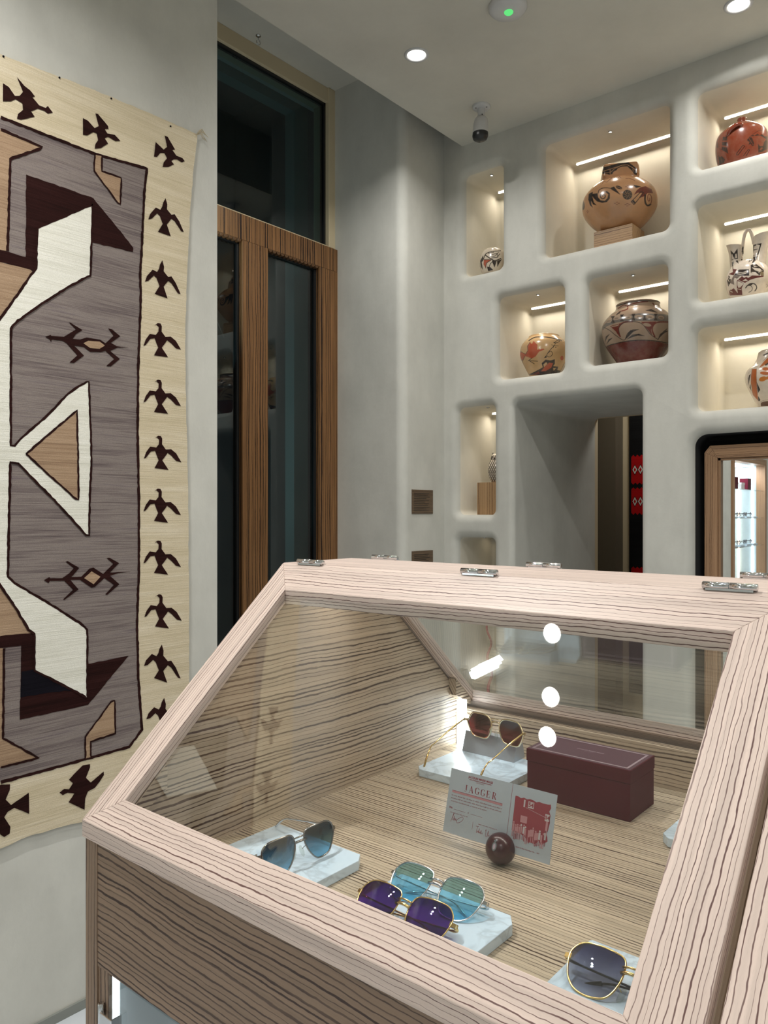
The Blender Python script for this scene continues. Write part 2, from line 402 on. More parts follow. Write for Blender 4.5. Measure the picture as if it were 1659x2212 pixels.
# ------------------------------------------------------------------ niche wall
def rrect(y0, y1, z0, z1, r, n=7):
    pts = []
    for cy, cz, a0 in ((y1 - r, z1 - r, 0), (y0 + r, z1 - r, 90), (y0 + r, z0 + r, 180), (y1 - r, z0 + r, 270)):
        for k in range(n + 1):
            a = math.radians(a0 + 90 * k / n); pts.append((cy + r * math.cos(a), cz + r * math.sin(a)))
    return pts
NICHES = {   # y0, y1, z0, z1
    'N1': (1.975, 2.195, 1.189, 1.700), 'N2': (1.168, 1.748, 1.191, 1.722), 'N3': (1.650, 1.997, .648, 1.050),
    'N4': (1.175, 1.530, .659, 1.052), 'R1': (.46, 1.052, 1.406, 1.722), 'R2': (.46, 1.052, .861, 1.260),
    'R3': (.46, 1.052, .414, .756), 'N6': (2.020, 2.232, -.014, .530), 'N7': (2.020, 2.232, -1.2, -.128)}
BEV = .042; DEPTH = .335
wall = MB(); holes = []
M['black_lining'] = plain('black lining', C4(.008, .008, .009), .9)
def recess(y0, y1, z0, z1, r, bv, D, mi=1, cap=True, x0=XN, fil=.02):
    rings = []
    for k in range(9):
        ph = PI / 2 * k / 8; off = bv * (1 - math.sin(ph)); dx = bv * (1 - math.cos(ph))
        rings.append([(x0 + dx, y, z) for y, z in rrect(y0 - off, y1 + off, z0 - off, z1 + off, r + off)])
    holes.append(rings[0])
    wall.rings(rings[:8], 0)
    deep = [rings[7], rings[8]]
    if cap:
        for k in range(5):
            ph = PI / 2 * k / 4; off = -fil * (1 - math.cos(ph)); dx = D - fil + fil * math.sin(ph)
            deep.append([(x0 + dx, y, z) for y, z in rrect(y0 - off, y1 + off, z0 - off, z1 + off, max(r + off, .004))])
    else: deep.append([(x0 + D, y, z) for y, z in rrect(y0, y1, z0, z1, r)])
    wall.rings(deep, mi, True, False, cap)
for k, (y0, y1, z0, z1) in NICHES.items(): recess(y0, y1, z0, z1, .028, BEV, DEPTH)
recess(1.281, 1.906, -1.62, .535, .035, .03, .91, 0, False)       # the passage
recess(.40, 1.062, -1.1, .318, .05, .04, .16, 2, True)            # mirror recess
outer = [(XN, YW0, FL - .25), (XN, YP + .01, FL - .25), (XN, YP + .01, ZS), (XN, YW0, ZS)]
wall.poly(outer, 0, holes)
o = wall.build('wall_front', [M['plaster'], M['plaster_niche'], M['black_lining']])
bm = bmesh.new(); bm.from_mesh(o.data); bmesh.ops.remove_doubles(bm, verts=bm.verts, dist=.0001); bmesh.ops.recalc_face_normals(bm, faces=bm.faces)
bm.faces.ensure_lookup_table()
big = [f for f in bm.faces if all(abs(v.co.x - XN) < 1e-4 for v in f.verts)]
if big and big[0].normal.x > 0:
    for f in bm.faces: f.normal_flip()
for f in big: f.smooth = True
bm.to_mesh(o.data); bm.free(); struct(o)
b = MB(); b.box(XN + .155, XN + .16, .42, 1.05, -1.08, .30); struct(b.build('trim_2', M['black']))
# the room beyond the passage
b = MB(); b.box(5.02, 5.1, -.2, 3.2, FL, 1.2); b.box(4.16, 5.1, 3.1, 3.2, FL, 1.2); b.box(4.16, 5.1, -.3, -.2, FL, 1.2); b.box(4.16, 5.1, -.3, 3.2, 1.1, 1.2)
b.box(4.16, 4.2, -.3, 1.281, FL, 1.2); b.box(4.16, 4.2, 1.906, 3.2, FL, 1.2); b.box(4.16, 4.2, 1.2, 2.0, .535, 1.2)
struct(b.build('wall_passage', M['cream_wall']))
b = MB(); b.box(4.90, 5.02, 2.10, 3.1, FL, 1.1); struct(b.build('trim_3', M['jamb_shade']))

# black, red and white weaving on the far wall
tx = MB(); xt = 5.015
tx.box(xt - .012, xt, 1.30, 2.050, -1.2, .95, 0)
def zig(zt, zb, n0=1.32, n1=2.035, step=.028):
    top = []; bot = []; y = n1; k = 0
    while y > n0:
        top.append((xt - .0128, y, zt + (.014 if k % 2 else 0))); bot.append((xt - .0128, y, zb - (.014 if k % 2 else 0))); y -= step / 2; k += 1
    tx.poly(top + bot[::-1], 1)
for zt, zm, zb in ((.365, .280, .195), (.150, .070, -.005), (-.375, -.46, -.545), (.86, .78, .70)):
    zig(zt, zb)
    y = 2.01; k = 0
    while y > 1.33:
        for s_, mi in ((1.0, 0), (.82, 2), (.42, 1)):
            tx.poly([(xt - .0133 - .0004 * (3 - s_ * 2), y + .020 * s_, zm), (xt - .0133 - .0004 * (3 - s_ * 2), y, zm + .036 * s_), (xt - .0133 - .0004 * (3 - s_ * 2), y - .020 * s_, zm), (xt - .0133 - .0004 * (3 - s_ * 2), y, zm - .036 * s_)], mi)
        y -= .038
tag(tx.build('hanging_textile', [M['textile_black'], M['textile_red'], M['textile_white']]), 'black weaving with red zigzag bands, hung on the far wall seen through the passage', 'textile')
area('passage_light', (4.6, 1.6, 1.05), (4.6, 1.6, 0), .3, .3, 5, NEUT)

# ------------------------------------------------------------------ lamps in the ceiling
dl = thing('ceiling_downlight', 'small round downlight at the top right corner of the photo', 'ceiling light', (2.987, .814, ZC), None)
b = MB(); b.lathe([(.036, .0), (.038, -.004), (.048, -.005), (.050, -.001), (.050, .0)], (2.987, .814, ZC), 40); b.build('trim_ring', M['white'], dl)
b = MB(); b.lathe([(.0, -.0015), (.036, -.0015)], (2.987, .814, ZC), 40); b.build('lamp_lens', M['lamp'], dl)
area('lamp_light', (2.987, .814, ZC - .008), (2.987, .814, 0), .06, .06, LV_DOWN, NEUT, dl, 152, 'DISK')
lamp_data = [o for o in dl.children if o.type == 'LIGHT'][0].data.copy()
[o for o in dl.children if o.type == 'LIGHT'][0].data.energy = LV_DOWN * .4
spots = [(2.481, 1.90, 'round downlight left of the white security camera'), (.229, 1.401, 'nearest of three close downlights above the display case'),
         (.378, 1.396, 'middle of three close downlights above the display case'), (.617, 1.404, 'farthest of three close downlights above the display case')]
unseen = [(1.9, .55), (1.9, -.9), (.5, -.7), (-1.0, -.7), (-1.6, 1.2), (-2.3, -2.0), (1.0, -2.2), (-.6, -2.4), (2.6, -2.2)]
for x, y, lb in spots + [(x, y, None) for x, y in unseen]:
    c = copy_tree(dl); c.location = (x, y, ZC + H)
    for ch in c.children:
        if ch.type == 'LIGHT': ch.data = lamp_data
    if lb: c['label'] = lb
    else: c['label'] = 'round downlight in the ceiling behind the viewer'; c['group'] = 'downlights behind the viewer'

# smoke alarm
sd = thing('smoke_alarm', 'white round alarm with green indicator on the ceiling', 'smoke alarm', (2.455, 1.462, ZC))
b = MB(); b.lathe([(.070, 0), (.070, -.010), (.062, -.020), (.035, -.026), (.0, -.027)], (2.455, 1.462, ZC), 48); b.build('housing', M['white'], sd)
b = MB(); b.lathe([(.017, -.024), (.016, -.030), (.010, -.035), (0, -.037)], (2.452, 1.456, ZC), 24); b.build('indicator', M['green'], sd)
# security camera
sx_, sy_ = 2.985, 1.915
sc_ = thing('security_camera', 'white bullet security camera hanging from the ceiling corner', 'security camera', (sx_, sy_, ZC))
b = MB(); b.lathe([(.040, 0), (.040, -.008), (.036, -.012), (.014, -.013)], (sx_, sy_, ZC), 36)
for a in (30, 150, 270):
    b.lathe([(.004, -.0135), (0, -.014)], (sx_ + .028 * math.cos(math.radians(a)), sy_ + .028 * math.sin(math.radians(a)), ZC), 8, 1)
b.build('mounting_plate', [M['white'], M['black_metal']], sc_)
b = MB(); b.lathe([(.017, -.012), (.017, -.042), (.014, -.055), (.0, -.056)], (sx_, sy_, ZC), 24); b.build('stem', M['white'], sc_)
tilt = nrm((-.10, .0, -1)); bc = np.array((sx_, sy_, ZC - .045))
b = MB(); b.lathe([(.0, .0), (.020, .004), (.030, .018), (.034, .04), (.036, .082)], bc, 36, axis=tilt); b.build('body', M['white'], sc_)
b = MB(); b.lathe([(.035, .080), (.036, .096), (.031, .110), (.018, .118), (.0, .120)], bc, 36, axis=tilt); b.build('lens_cover', M['black_metal'], sc_)
b = MB(); b.tube([(sx_ - .012, sy_ - .012, ZC - .045), (sx_ - .016, sy_ - .014, ZC - .055), (sx_ - .004, sy_ - .02, ZC - .058)], .003, 6); b.build('joint', M['black_metal'], sc_)
# hook in the recess
b = MB(); hx, hy = 2.35, 2.71
b.lathe([(.012, 0), (.012, -.004), (0, -.005)], (hx, hy, ZS), 16)
b.tube([(hx, hy, ZS - .004), (hx, hy, ZS - .02)] + [(hx + .011 * math.sin(a), hy, ZS - .031 + .011 * math.cos(a)) for a in [PI * 1.6 * i / 10 for i in range(11)]], .0022, 8)
tag(b.build('ceiling_hook', M['steel']), 'small metal hook under the recess ceiling above the door', 'hook')

# ------------------------------------------------------------------ LED lines and pin spots in the niches
names = {'N1': 'narrow top left niche', 'N2': 'large niche with the square-necked jar', 'N3': 'niche with the bird jar', 'N4': 'niche with the maroon-footed jar',
         'R1': 'top right niche with the red canteen', 'R2': 'niche with the wedding vase', 'R3': 'niche with the orange-flowered jar', 'N6': 'narrow niche with the owl', 'N7': 'lowest niche beside the display case'}
for k, (y0, y1, z0, z1) in NICHES.items():
    ln = y1 - y0 - .06; yc = (y0 + y1) / 2
    t = thing('led_strip', 'glowing LED line in the ceiling of the ' + names[k], 'strip light', (3.545, yc, z1), 'niche LED lines')
    b = MB(); b.box(3.543, 3.549, yc - ln / 2, yc + ln / 2, z1 - .0015, z1 + .004); b.build('diffuser', M['led_warm'], t)
    b = MB(); b.box(3.5495, 3.552, yc - ln / 2 - .004, yc + ln / 2 + .004, z1 - .0095, z1 + .004); b.box(3.5385, 3.5495, yc - ln / 2 - .003, yc - ln / 2 - .0005, z1 - .0095, z1 + .004); b.box(3.5385, 3.5495, yc + ln / 2 + .0005, yc + ln / 2 + .003, z1 - .0095, z1 + .004); b.build('profile', M['white'], t)
    area('strip_light', (3.5445, yc, z1 - .0040), (3.5445, yc, 0), .008, ln, LV_NICHE * ln / .5, WARM, t, 165)
    if k in ('R3',): continue
    sy = yc if k != 'N6' else yc - .02
    t = thing('pin_spot', 'tiny round spotlight in the ceiling of the ' + names[k], 'spotlight', (3.345, sy, z1), 'niche pin spots')
    b = MB(); b.lathe([(.0085, .001), (.009, -.004), (.006, -.005), (.005, -.001)], (3.345, sy, z1), 20); b.build('bezel', M['steel'], t)
    b = MB(); b.lathe([(0, -.003), (.0055, -.003)], (3.345, sy, z1), 16); b.build('lamp_lens', M['lamp'], t)
    area('spot_light', (3.345, sy, z1 - .006), (3.40, sy, 0), .012, .012, LV_PIN, WARM, t, 70, 'DISK')
# ================================================================== WALL PLAQUES
def plaque(px0, px1, zt, zb, label):
    p0 = onY(px0, 1100, YP); p1 = onY(px1, 1100, YP)
    b = MB(); b.box(p0[0], p1[0], YP - .004, YP, zb, zt, 0, (1, 0, 0), 1.0)
    zz = zt - .018; k = 0
    while zz > zb + .012:
        ln = (.86, .8, .9, .7, .84, .62)[k % 6]
        b.box(p0[0] + .016, p0[0] + .016 + (p1[0] - p0[0] - .03) * ln, YP - .0046, YP - .0038, zz - .0012, zz + .0012, 1); zz -= .0085; k += 1
    tag(b.build('wall_plaque', [M['plaque'], M['black_metal']], bevel=.0008), label, 'plaque')
plaque(889, 934, .110, -.009, 'upper brown plaque with fine engraved rows on the narrow wall by the door')
plaque(889, 934, -.192, -.311, 'lower brown plaque cut off by the top of the display case')

# ================================================================== THE RUG
YR = 2.19; XR = .62         # plane of the rug, its middle line
rug = MB()
RM = ['rug_cream', 'rug_white', 'rug_grey', 'rug_tan', 'rug_brown', 'rug_black']
def Z3(pts): return [(x * .28933, 100 + y * .28933) for x, y in pts]
def Z3b(pts): return [(x * .28933, 650 + y * .28933) for x, y in pts]
def Z3c(pts): return [(x * .29394, 1200 + y * .29394) for x, y in pts]
def rp(px, py, lay, mir): p = onY(px, py, YR); x = p[0] if not mir else 2 * XR - p[0]; return (x, YR - .004 - .0005 * lay, p[2])
def rpoly(pts, mi, lay, jit=.0012, mirror=True, side=False):
    for mir in ((False, True) if mirror else (False,)):
        P = [np.array(rp(x, y, lay, mir)) for x, y in pts]; Q = []
        for i in range(len(P)):
            a, c = P[i], P[(i + 1) % len(P)]; n = max(1, int(np.linalg.norm(c - a) / .012))
            for k in range(n):
                q = a + (c - a) * k / n
                if k: q = q + np.array([random.uniform(-jit, jit), 0, random.uniform(-jit, jit)])
                q[0] = max(q[0], XR) if not mir else min(q[0], XR); Q.append(q)
        if mir: Q = Q[::-1]
        rug.poly(Q, mi)
def rline(pts, wd, mi, lay, closed=False):
    for mir in (False, True):
        P = [np.array(rp(x, y, lay, mir)) for x, y in pts]
        if closed: P.append(P[0])
        Q = []
        for a, c in zip(P[:-1], P[1:]):
            n = max(1, int(np.linalg.norm(c - a) / .010))
            Q += [a + (c - a) * k / n for k in range(n)]
        Q.append(P[-1])
        for i in range(len(Q)):
            if 0 < i < len(Q) - 1: Q[i] = Q[i] + np.array([random.uniform(-.0009, .0009), 0, random.uniform(-.0009, .0009)])
        L = []; R = []
        for i in range(len(Q)):
            t = Q[min(i + 1, len(Q) - 1)] - Q[max(i - 1, 0)]; t = t / (np.linalg.norm(t) + 1e-9); nn = np.array([-t[2], 0, t[0]])
            h = wd / 2 * random.uniform(.8, 1.25); L.append(Q[i] + nn * h); R.append(Q[i] - nn * h)
        n = len(Q); rug.add(L + R, [[i, i + 1, n + i + 1, n + i] for i in range(n - 1) if (Q[i][0] >= XR - .001) != mir or abs(Q[i][0] - XR) < .001], mi)
# body
outl = [(-330, -20), (0, 118), (115, 162), (231, 207), (370, 266), (425, 291), (421, 330), (417, 360), (409, 462), (404, 563), (399, 699), (399, 795), (402, 939), (405, 1084), (406, 1229), (407, 1347), (407, 1450), (406, 1580), (404, 1700), (173, 1776), (132, 1785), (59, 1806), (0, 1832), (-330, 1925)]
P = [rp(x, y, 0, False) for x, y in outl if onY(x, y, YR)[0] > XR]
top0 = rp(-330, -20, 0, False); P = [(XR, YR - .004, top0[2])] + P[0:] if top0[0] <= XR else P
P = P + [(XR, YR - .004, rp(-330, 1925, 0, False)[2])]
Q = []
for i in range(len(P)):
    a, c = np.array(P[i]), np.array(P[(i + 1) % len(P)]); n = max(1, int(np.linalg.norm(c - a) / .02))
    for k in range(n): Q.append(a + (c - a) * k / n + (np.array([random.uniform(-.0016, .0016), 0, random.uniform(-.0016, .0016)]) if k and abs(a[0] - XR) > .01 else 0))
rug.prism(Q, (0, .008, 0), 0)
rug.prism([(2 * XR - q[0], q[1], q[2]) for q in Q][::-1], (0, .008, 0), 0)
field = [(-330, 118), (0, 255), (202, 333), (315, 365), (309.5, 418), (305, 519), (301, 592), (302, 650), (296.5, 795), (295, 939), (298, 1084), (298, 1229), (294, 1347), (297, 1465), (304.5, 1576), (278, 1612), (176.5, 1641), (0, 1689), (-330, 1765)]
rpoly(field, 2, 1); rline(field[1:-1], .0085, 4, 3)
tanA = [(-330, 160), (0, 281), (88, 318), (84, 323), (20, 345), (14.5, 543), (0, 541), (-330, 460)]
tanB = [(-330, 520), (0, 567), (63.6, 583), (69, 589), (4, 681), (-190, 950), (-330, 960)]
tanC = [(-330, 1000), (-190, 990), (0, 1267), (59, 1359), (72, 1368), (0, 1373.5), (-330, 1440)]
tanD = [(-330, 1490), (0, 1399), (7, 1400), (4.4, 1594), (82, 1636.6), (0, 1656.6), (-330, 1735)]
for q in (tanA, tanB, tanC, tanD): rpoly(q, 3, 2)
rline(tanA[1:6], .007, 4, 4); rline(tanD[2:6], .006, 4, 4)
rpoly([(54.4, 378), (199.6, 429), (240, 478), (286, 536), (285, 545), (190, 523), (80, 502), (77, 580), (70, 587), (63.6, 583), (0, 567), (-330, 520), (-330, 460), (0, 541), (14.5, 544), (53.5, 556)], 4, 3)
rpoly([(-330, 1440), (0, 1373.5), (72, 1366), (72, 1448), (140, 1480), (187, 1507), (185, 1434), (276, 1416), (188, 1522), (41, 1554), (44, 1394), (0, 1399), (-330, 1490)], 4, 3)
rpoly([(42, 1506), (44, 1450), (73, 1446), (140, 1482), (156, 1490), (100, 1496)], 5, 4, mirror=True)
white = [(197.6, 442), (78.7, 494), (75.5, 580), (69, 589), (4, 681), (-190, 950), (-190, 992), (0, 1267), (29, 1309), (59, 1359), (72, 1369), (72, 1448), (103, 1463), (140, 1482), (186, 1507), (186, 1360), (168, 1344), (123, 1315), (88, 1294), (29, 1259), (14.7, 1245), (17, 1120), (20, 999), (38, 1001.5), (72, 1038), (110, 1075), (145, 1113), (184, 1156), (189.5, 1156), (191, 1084), (195, 997), (194, 939), (191, 881), (189.5, 825), (185, 825), (145, 850), (116, 881), (87, 910), (48, 942), (29, 963), (21, 963), (21, 711), (31, 698), (87, 657), (150, 618), (193, 596)]
rpoly(white, 1, 5); rline(white, .0065, 4, 6, True)
tri = [(53.5, 981), (163.5, 887), (166, 997), (167, 1080), (160.6, 1078)]
rpoly(tri, 3, 7); rline(tri, .006, 4, 8, True)
hk = [(202.5, 333), (218, 337), (217.6, 371), (259.5, 385), (257.5, 442), (251.7, 438.5), (201, 370.5)]
hk2 = [(238, 1514.6), (245.5, 1513), (247, 1583.7), (194, 1601), (194, 1636), (182, 1640), (182, 1591)]
for q in (hk, hk2): rpoly(q, 3, 4); rline(q, .0055, 4, 5, True)
liz1 = Z3b([(330, 270), (370, 255), (375, 262), (470, 270), (510, 245), (560, 215), (505, 162), (520, 165), (608, 220), (560, 250), (535, 285), (590, 290), (640, 275), (740, 292), (780, 318), (840, 262), (800, 207), (830, 215), (890, 265), (820, 315), (865, 340), (960, 350), (870, 350), (815, 375), (887, 435), (820, 490), (785, 488), (845, 435), (780, 375), (745, 384), (665, 382), (620, 347), (545, 335), (620, 410), (545, 465), (510, 462), (570, 408), (490, 318), (460, 300), (380, 290), (372, 308), (365, 290)])
rpoly(liz1, 4, 4, .0003); rpoly(Z3b([(615, 318), (650, 300), (735, 305), (775, 335), (735, 360), (665, 354)]), 3, 5, .0003)
liz2 = Z3c([(315, 180), (355, 158), (362, 166), (450, 165), (500, 130), (535, 92), (475, 45), (490, 40), (575, 90), (530, 145), (515, 158), (590, 155), (650, 95), (680, 88), (750, 135), (825, 60), (775, 18), (795, 15), (868, 55), (800, 125), (860, 121), (960, 119), (860, 129), (800, 148), (870, 210), (780, 288), (765, 285), (830, 215), (760, 165), (690, 230), (665, 235), (580, 178), (510, 178), (570, 248), (465, 325), (455, 322), (530, 250), (465, 185), (360, 186), (350, 202)])
rpoly(liz2, 4, 4, .0003); rpoly(Z3c([(610, 165), (665, 115), (730, 155), (680, 210)]), 3, 5, .0003)
birdA = [(-50, -105), (-25, -123), (-5, -120), (5, -100), (3, -60), (32, -20), (72, -22), (110, 10), (148, 75), (110, 65), (72, 25), (45, 5), (32, 25), (5, 60), (52, 132), (-53, 118), (-22, 60), (-40, 15), (-48, -10), (-80, -5), (-115, 40), (-132, 48), (-115, 0), (-85, -42), (-40, -35), (-20, -60), (-18, -95), (-35, -110)]
birdB = [(-5, -142), (8, -95), (5, -60), (40, -18), (65, -22), (100, 30), (135, 110), (115, 105), (65, 30), (40, 12), (5, 55), (35, 142), (-63, 108), (-27, 50), (-50, -10), (-70, -28), (-110, 10), (-138, 18), (-123, -25), (-80, -72), (-45, -55), (-30, -80), (-23, -110)]
k_ = .28933
for i, (cx, cy) in enumerate([(357, 470), (350, 604), (346, 734), (346, 856), (347, 977), (346, 1091), (346, 1203), (348, 1319), (349, 1433), (354, 1548)]):
    q = birdB if i < 2 or i > 7 else birdA
    rpoly([(cx + x * k_ * (1.0 if i > 1 else .97), cy + y * k_) for x, y in q], 4, 3, .0003)
for q in (Z3([(15, 280), (60, 310), (105, 375), (140, 375), (165, 345), (120, 235), (175, 300), (220, 335), (255, 380), (235, 385), (285, 445), (335, 465), (350, 450), (388, 500), (350, 507), (325, 487), (275, 470), (225, 490), (252, 530), (150, 553), (120, 545), (128, 510), (165, 480), (160, 430), (110, 400), (75, 415), (15, 415)]),
          Z3([(612, 540), (650, 560), (700, 615), (730, 600), (705, 505), (725, 510), (800, 600), (803, 622), (775, 622), (795, 655), (850, 665), (892, 710), (855, 712), (800, 680), (775, 690), (800, 730), (745, 765), (700, 768), (705, 735), (725, 705), (715, 655), (690, 645), (645, 670), (612, 665)]),
          Z3([(1155, 718), (1215, 775), (1240, 755), (1222, 670), (1245, 680), (1300, 775), (1280, 778), (1310, 820), (1355, 838), (1373, 862), (1350, 870), (1315, 848), (1290, 848), (1272, 860), (1292, 885), (1250, 905), (1207, 905), (1215, 870), (1240, 840), (1220, 800), (1190, 800), (1165, 830), (1143, 828)]),
          Z3c([(655, 1530), (655, 1555), (625, 1630), (660, 1665), (690, 1640), (755, 1585), (757, 1610), (725, 1660), (690, 1705), (640, 1730), (620, 1780), (615, 1865), (497, 1810), (540, 1745), (490, 1740), (455, 1757), (430, 1740), (465, 1712), (500, 1715), (530, 1670), (500, 1645), (540, 1600), (600, 1540)]),
          Z3c([(-70, 1780), (-30, 1700), (0, 1680), (68, 1678), (65, 1720), (35, 1790), (75, 1830), (205, 1740), (208, 1895), (100, 1850), (50, 1880), (25, 1920), (70, 1990), (65, 2040), (25, 2065), (0, 2050), (-50, 1980), (-110, 1900)])):
    rpoly(q, 4, 3, .0003)
for k in range(9):     # corner tassel
    a = np.array(onY(424, 291, YR - .004)); e = np.array(onY(437 + (k % 5) * 3.2, 287 + k * 2.4, YR - .006)); m = (a + e) / 2 + np.array([0, -.003 - .001 * (k % 3), .012 + .003 * (k % 4)])
    rug.tube([a, m, e], .0011, 4, 0)
for px, py in ((7, 122), (368, 273), (128, 168), (240, 213)):
    p = onY(px, py, YR - .004); rug.lathe([(.0028, .0), (.0024, .003), (0, .004)], p, 8, 5, axis=(0, -1, 0))
tag(rug.build('wall_rug', [M[k] for k in RM]), 'large woven wall rug with black birds around a grey field, hung on the left wall', 'rug')

# ================================================================== DISPLAY CASE
Xa, Xb, Xc, Xd = .468, .785, .936, 1.253
za, zb = -.359, -.075
sl = (zb - za) / (Xb - Xa)
cx0 = (Xa + Xd) / 2
case = thing('display_case', 'pale striped wood display case with sloping glass lids, in the foreground', 'display case', (cx0, .155, FL))
YO = .850; YE = -.545
bays = [(.158, .850), (-.545, .150)]
def lid(y0, y1, far, s):
    """hinged glass lid: mitred frame, glass pane"""
    X = (lambda x: x) if not far else (lambda x: 2 * cx0 - x)
    P = lambda x, y, dz=0.0: (X(x), y, za + (x - Xa) * sl + dz)
    xi0, xi1 = Xa + .0285, Xb - .038; yi0, yi1 = y0 + .050, y1 - .045
    th = .020; m = MB(); S = nrm((1 if not far else -1, 0, sl))
    boards = [([P(Xa, y0), P(Xa, y1), P(xi0, yi1), P(xi0, yi0)], (0, 1, 0)), ([P(Xb, y0), P(Xb, y1), P(xi1, yi1), P(xi1, yi0)], (0, 1, 0)),
              ([P(Xa, y1), P(Xb, y1), P(xi1, yi1), P(xi0, yi1)], S), ([P(Xa, y0), P(Xb, y0), P(xi1, yi0), P(xi0, yi0)], S)]
    for i, (q, L) in enumerate(boards): m.prism(q, (0, 0, -th), 0, L, s + i * 1.37)
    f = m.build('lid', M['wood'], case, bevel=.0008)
    g = MB(); e = .006
    g.prism([P(xi0 - e, yi0 - e, -.0085), P(xi0 - e, yi1 + e, -.0085), P(xi1 + e, yi1 + e, -.0085), P(xi1 + e, yi0 - e, -.0085)], (0, 0, -.005))
    o = g.build('glass_pane', M['glass']); o.parent = f
    for v in o.data.vertices: v.co -= world_loc(case)
    return f
for i, (y0, y1) in enumerate(bays):
    lid(y0, y1, False, 3.1 + i * 2); lid(y0, y1, True, 9.7 + i * 2)
b = MB(); b.box(Xb + .0005, Xc - .0005, YE, YO, zb - .02, zb, 0, (0, 1, 0), 5.5); b.build('ridge_board', M['wood'], case, bevel=.0008)
for far, ys in ((False, (.793, .507, .222, -.10, -.42)), (True, (.780, .502, .228, -.10, -.42))):
    for y in ys:
        xx = Xb if not far else Xc; m = MB()
        for s0, s1, rr in ((-.025, -.0006, .0036), (.0006, .025, .0036)):
            m.lathe([(0, s0), (rr, s0), (rr, s1), (0, s1)], (xx, y, zb + .0035), 16, axis=(0, 1, 0))
        m.box(xx - .003, xx + .010, y - .022, y + .022, zb - .001, zb + .0012); m.build('hinge', M['chrome'], case)
# side panels at both ends and between the bays
def gable(yi, yo, s, wf, wl, nm='side_panel'):
    zt = -.379; zr = -.0965; q = [(.4715, FL + .06), (.4715, zt), (Xb, zr), (Xc, zr), (2 * cx0 - .4715, zt), (2 * cx0 - .4715, FL + .06)]
    b = MB(); b.prism([(x, yo, z) for x, z in q], (0, yi - yo, 0), 0, (0, 0, 1), s); b.build(nm, M[wf], case, bevel=.0006)
gable(.8235, .8485, 1.0, 'wood_front_shaded', 0); gable(-.545, -.52, 4.0, 'wood_front_shaded', 0)
b = MB(); b.prism([(.490, .8235, -.43), (.490, .8235, -.363), (Xb, .8235, zb - .0225), (Xc, .8235, zb - .0225), (1.204, .8235, -.341), (1.2045, .8235, -.43)], (0, -.004, 0), 0, (1, 0, .0), 2.0)
b.build('gable_lining', M['wood_gable'], case)
b = MB(); q = [(.492, .146, -.43), (.492, .146, za + (.492 - Xa) * sl - .0208), (Xb, .146, zb - .0208), (Xc, .146, zb - .0208), (1.204, .146, za + (Xd - 1.204) * sl - .0208), (1.204, .146, -.43)]
b.prism(q, (0, .016, 0), 0, (1, 0, 0), 7.0); b.build('divider_panel', M['wood_gable'], case)
b = MB(); b.box(.4725, .490, YE + .025, .8235, -.522, -.3795, 0, nrm((0, 1, .045)), 6.0); b.build('front_panel', M['wood_front_shaded'], case)
b = MB(); b.box(1.204, 1.2495, YE + .025, .8235, -.522, -.3795, 0, (0, 1, 0), 8.0); b.box(1.204, 1.2225, YE + .025, .8235, -.3795, -.366, 0, (0, 1, 0), 8.0); b.build('rear_panel', M['wood_gable'], case)
b = MB(); b.box(.490, 1.204, YE + .025, .8235, -.446, -.430, 0, (0, 1, 0), 3.0); b.build('tray_floor', M['wood_tray'], case)
b = MB(); b.box(1.190, 1.204, .775, .8195, -.430, -.372, 0, (0, 0, 1), 11.0); b.build('corner_post', M['wood_gable'], case)
for (x0, x1) in ((.505, .553), (1.168, 1.216)):
    b = MB(); fr = x0 < cx0
    rz = lambda x: (za + (x - Xa) * sl if x < cx0 else za + (Xd - x) * sl) - .0215
    lo = .030
    q = [(x0, .8195, rz(x0)), (x1, .8195, rz(x1)), (x1, .8195, rz(x1) - (lo if fr else .012)), (x0 if not fr else x0 + .012, .8195, rz(x0) - (lo * .4 if fr else lo))]
    b.prism(q, (0, -.016, 0), 0, (1, 0, 0), 12.0); b.build('lid_stop', M['wood_gable'], case, bevel=.0006)
# light bars
b = MB(); b.box(1.178, 1.1895, .795, .8085, -.4295, -.345); b.build('light_bar', M['led_cool'], case)
area('bar_light', (1.174, .790, -.388), (.9, .5, -.40), .012, .08, .14, COOL, case, 170)
b = MB(); b.box(.848, .862, -.45, .80, zb - .0265, zb - .0205); b.build('light_bar', M['led_warm'], case)
for yc, ll in ((.49, .6), (-.2, .5)):
    area('bar_light', (.855, yc, zb - .028), (.855, yc, -1), .012, ll, .5, (1.0, .97, .92), case, 165)
# lower showcase
b = MB(); b.box(.4775, 1.245, YE + .025, .8235, -1.44, -1.42); b.box(1.225, 1.243, YE + .025, .8235, -1.42, -.53); b.box(.497, 1.225, .8215, .8234, -1.42, -.53)
b.box(.497, 1.225, YE + .025, .8215, -.53, -.524)
b.build('inner_lining', M['white_panel'], case)
b = MB(); b.box(.4725, .4765, YE + .03, .7995, -1.43, -.524); b.build('glass_door', M['glass'], case)
b = MB(); b.box(.4735, .4765, .8005, .8234, -1.43, -.5225, 0, (0, 0, 1), 2.0); b.build('door_stop', M['wood_front_shaded'], case)
b = MB(); b.box(.480, .486, .799, .805, -1.42, -.5235); b.build('light_bar', M['led_soft'], case)
area('bar_light', (.492, .79, -.95), (.9, .5, -1.0), .012, .8, .2, COOL, case, 170)
b = MB(); b.box(.466, .480, .785, .809, -.583, -.566); b.lathe([(0, -.016), (.004, -.016), (.004, .016), (0, .016)], (.4705, .812, -.575), 14); b.box(.462, .478, .790, .80, -.60, -.583)
b.build('door_hinge', M['chrome'], case, bevel=.001)
b = MB(); b.box(.50, 1.22, YE + .05, .80, FL, FL + .06); b.build('plinth', M['black_metal'], case)

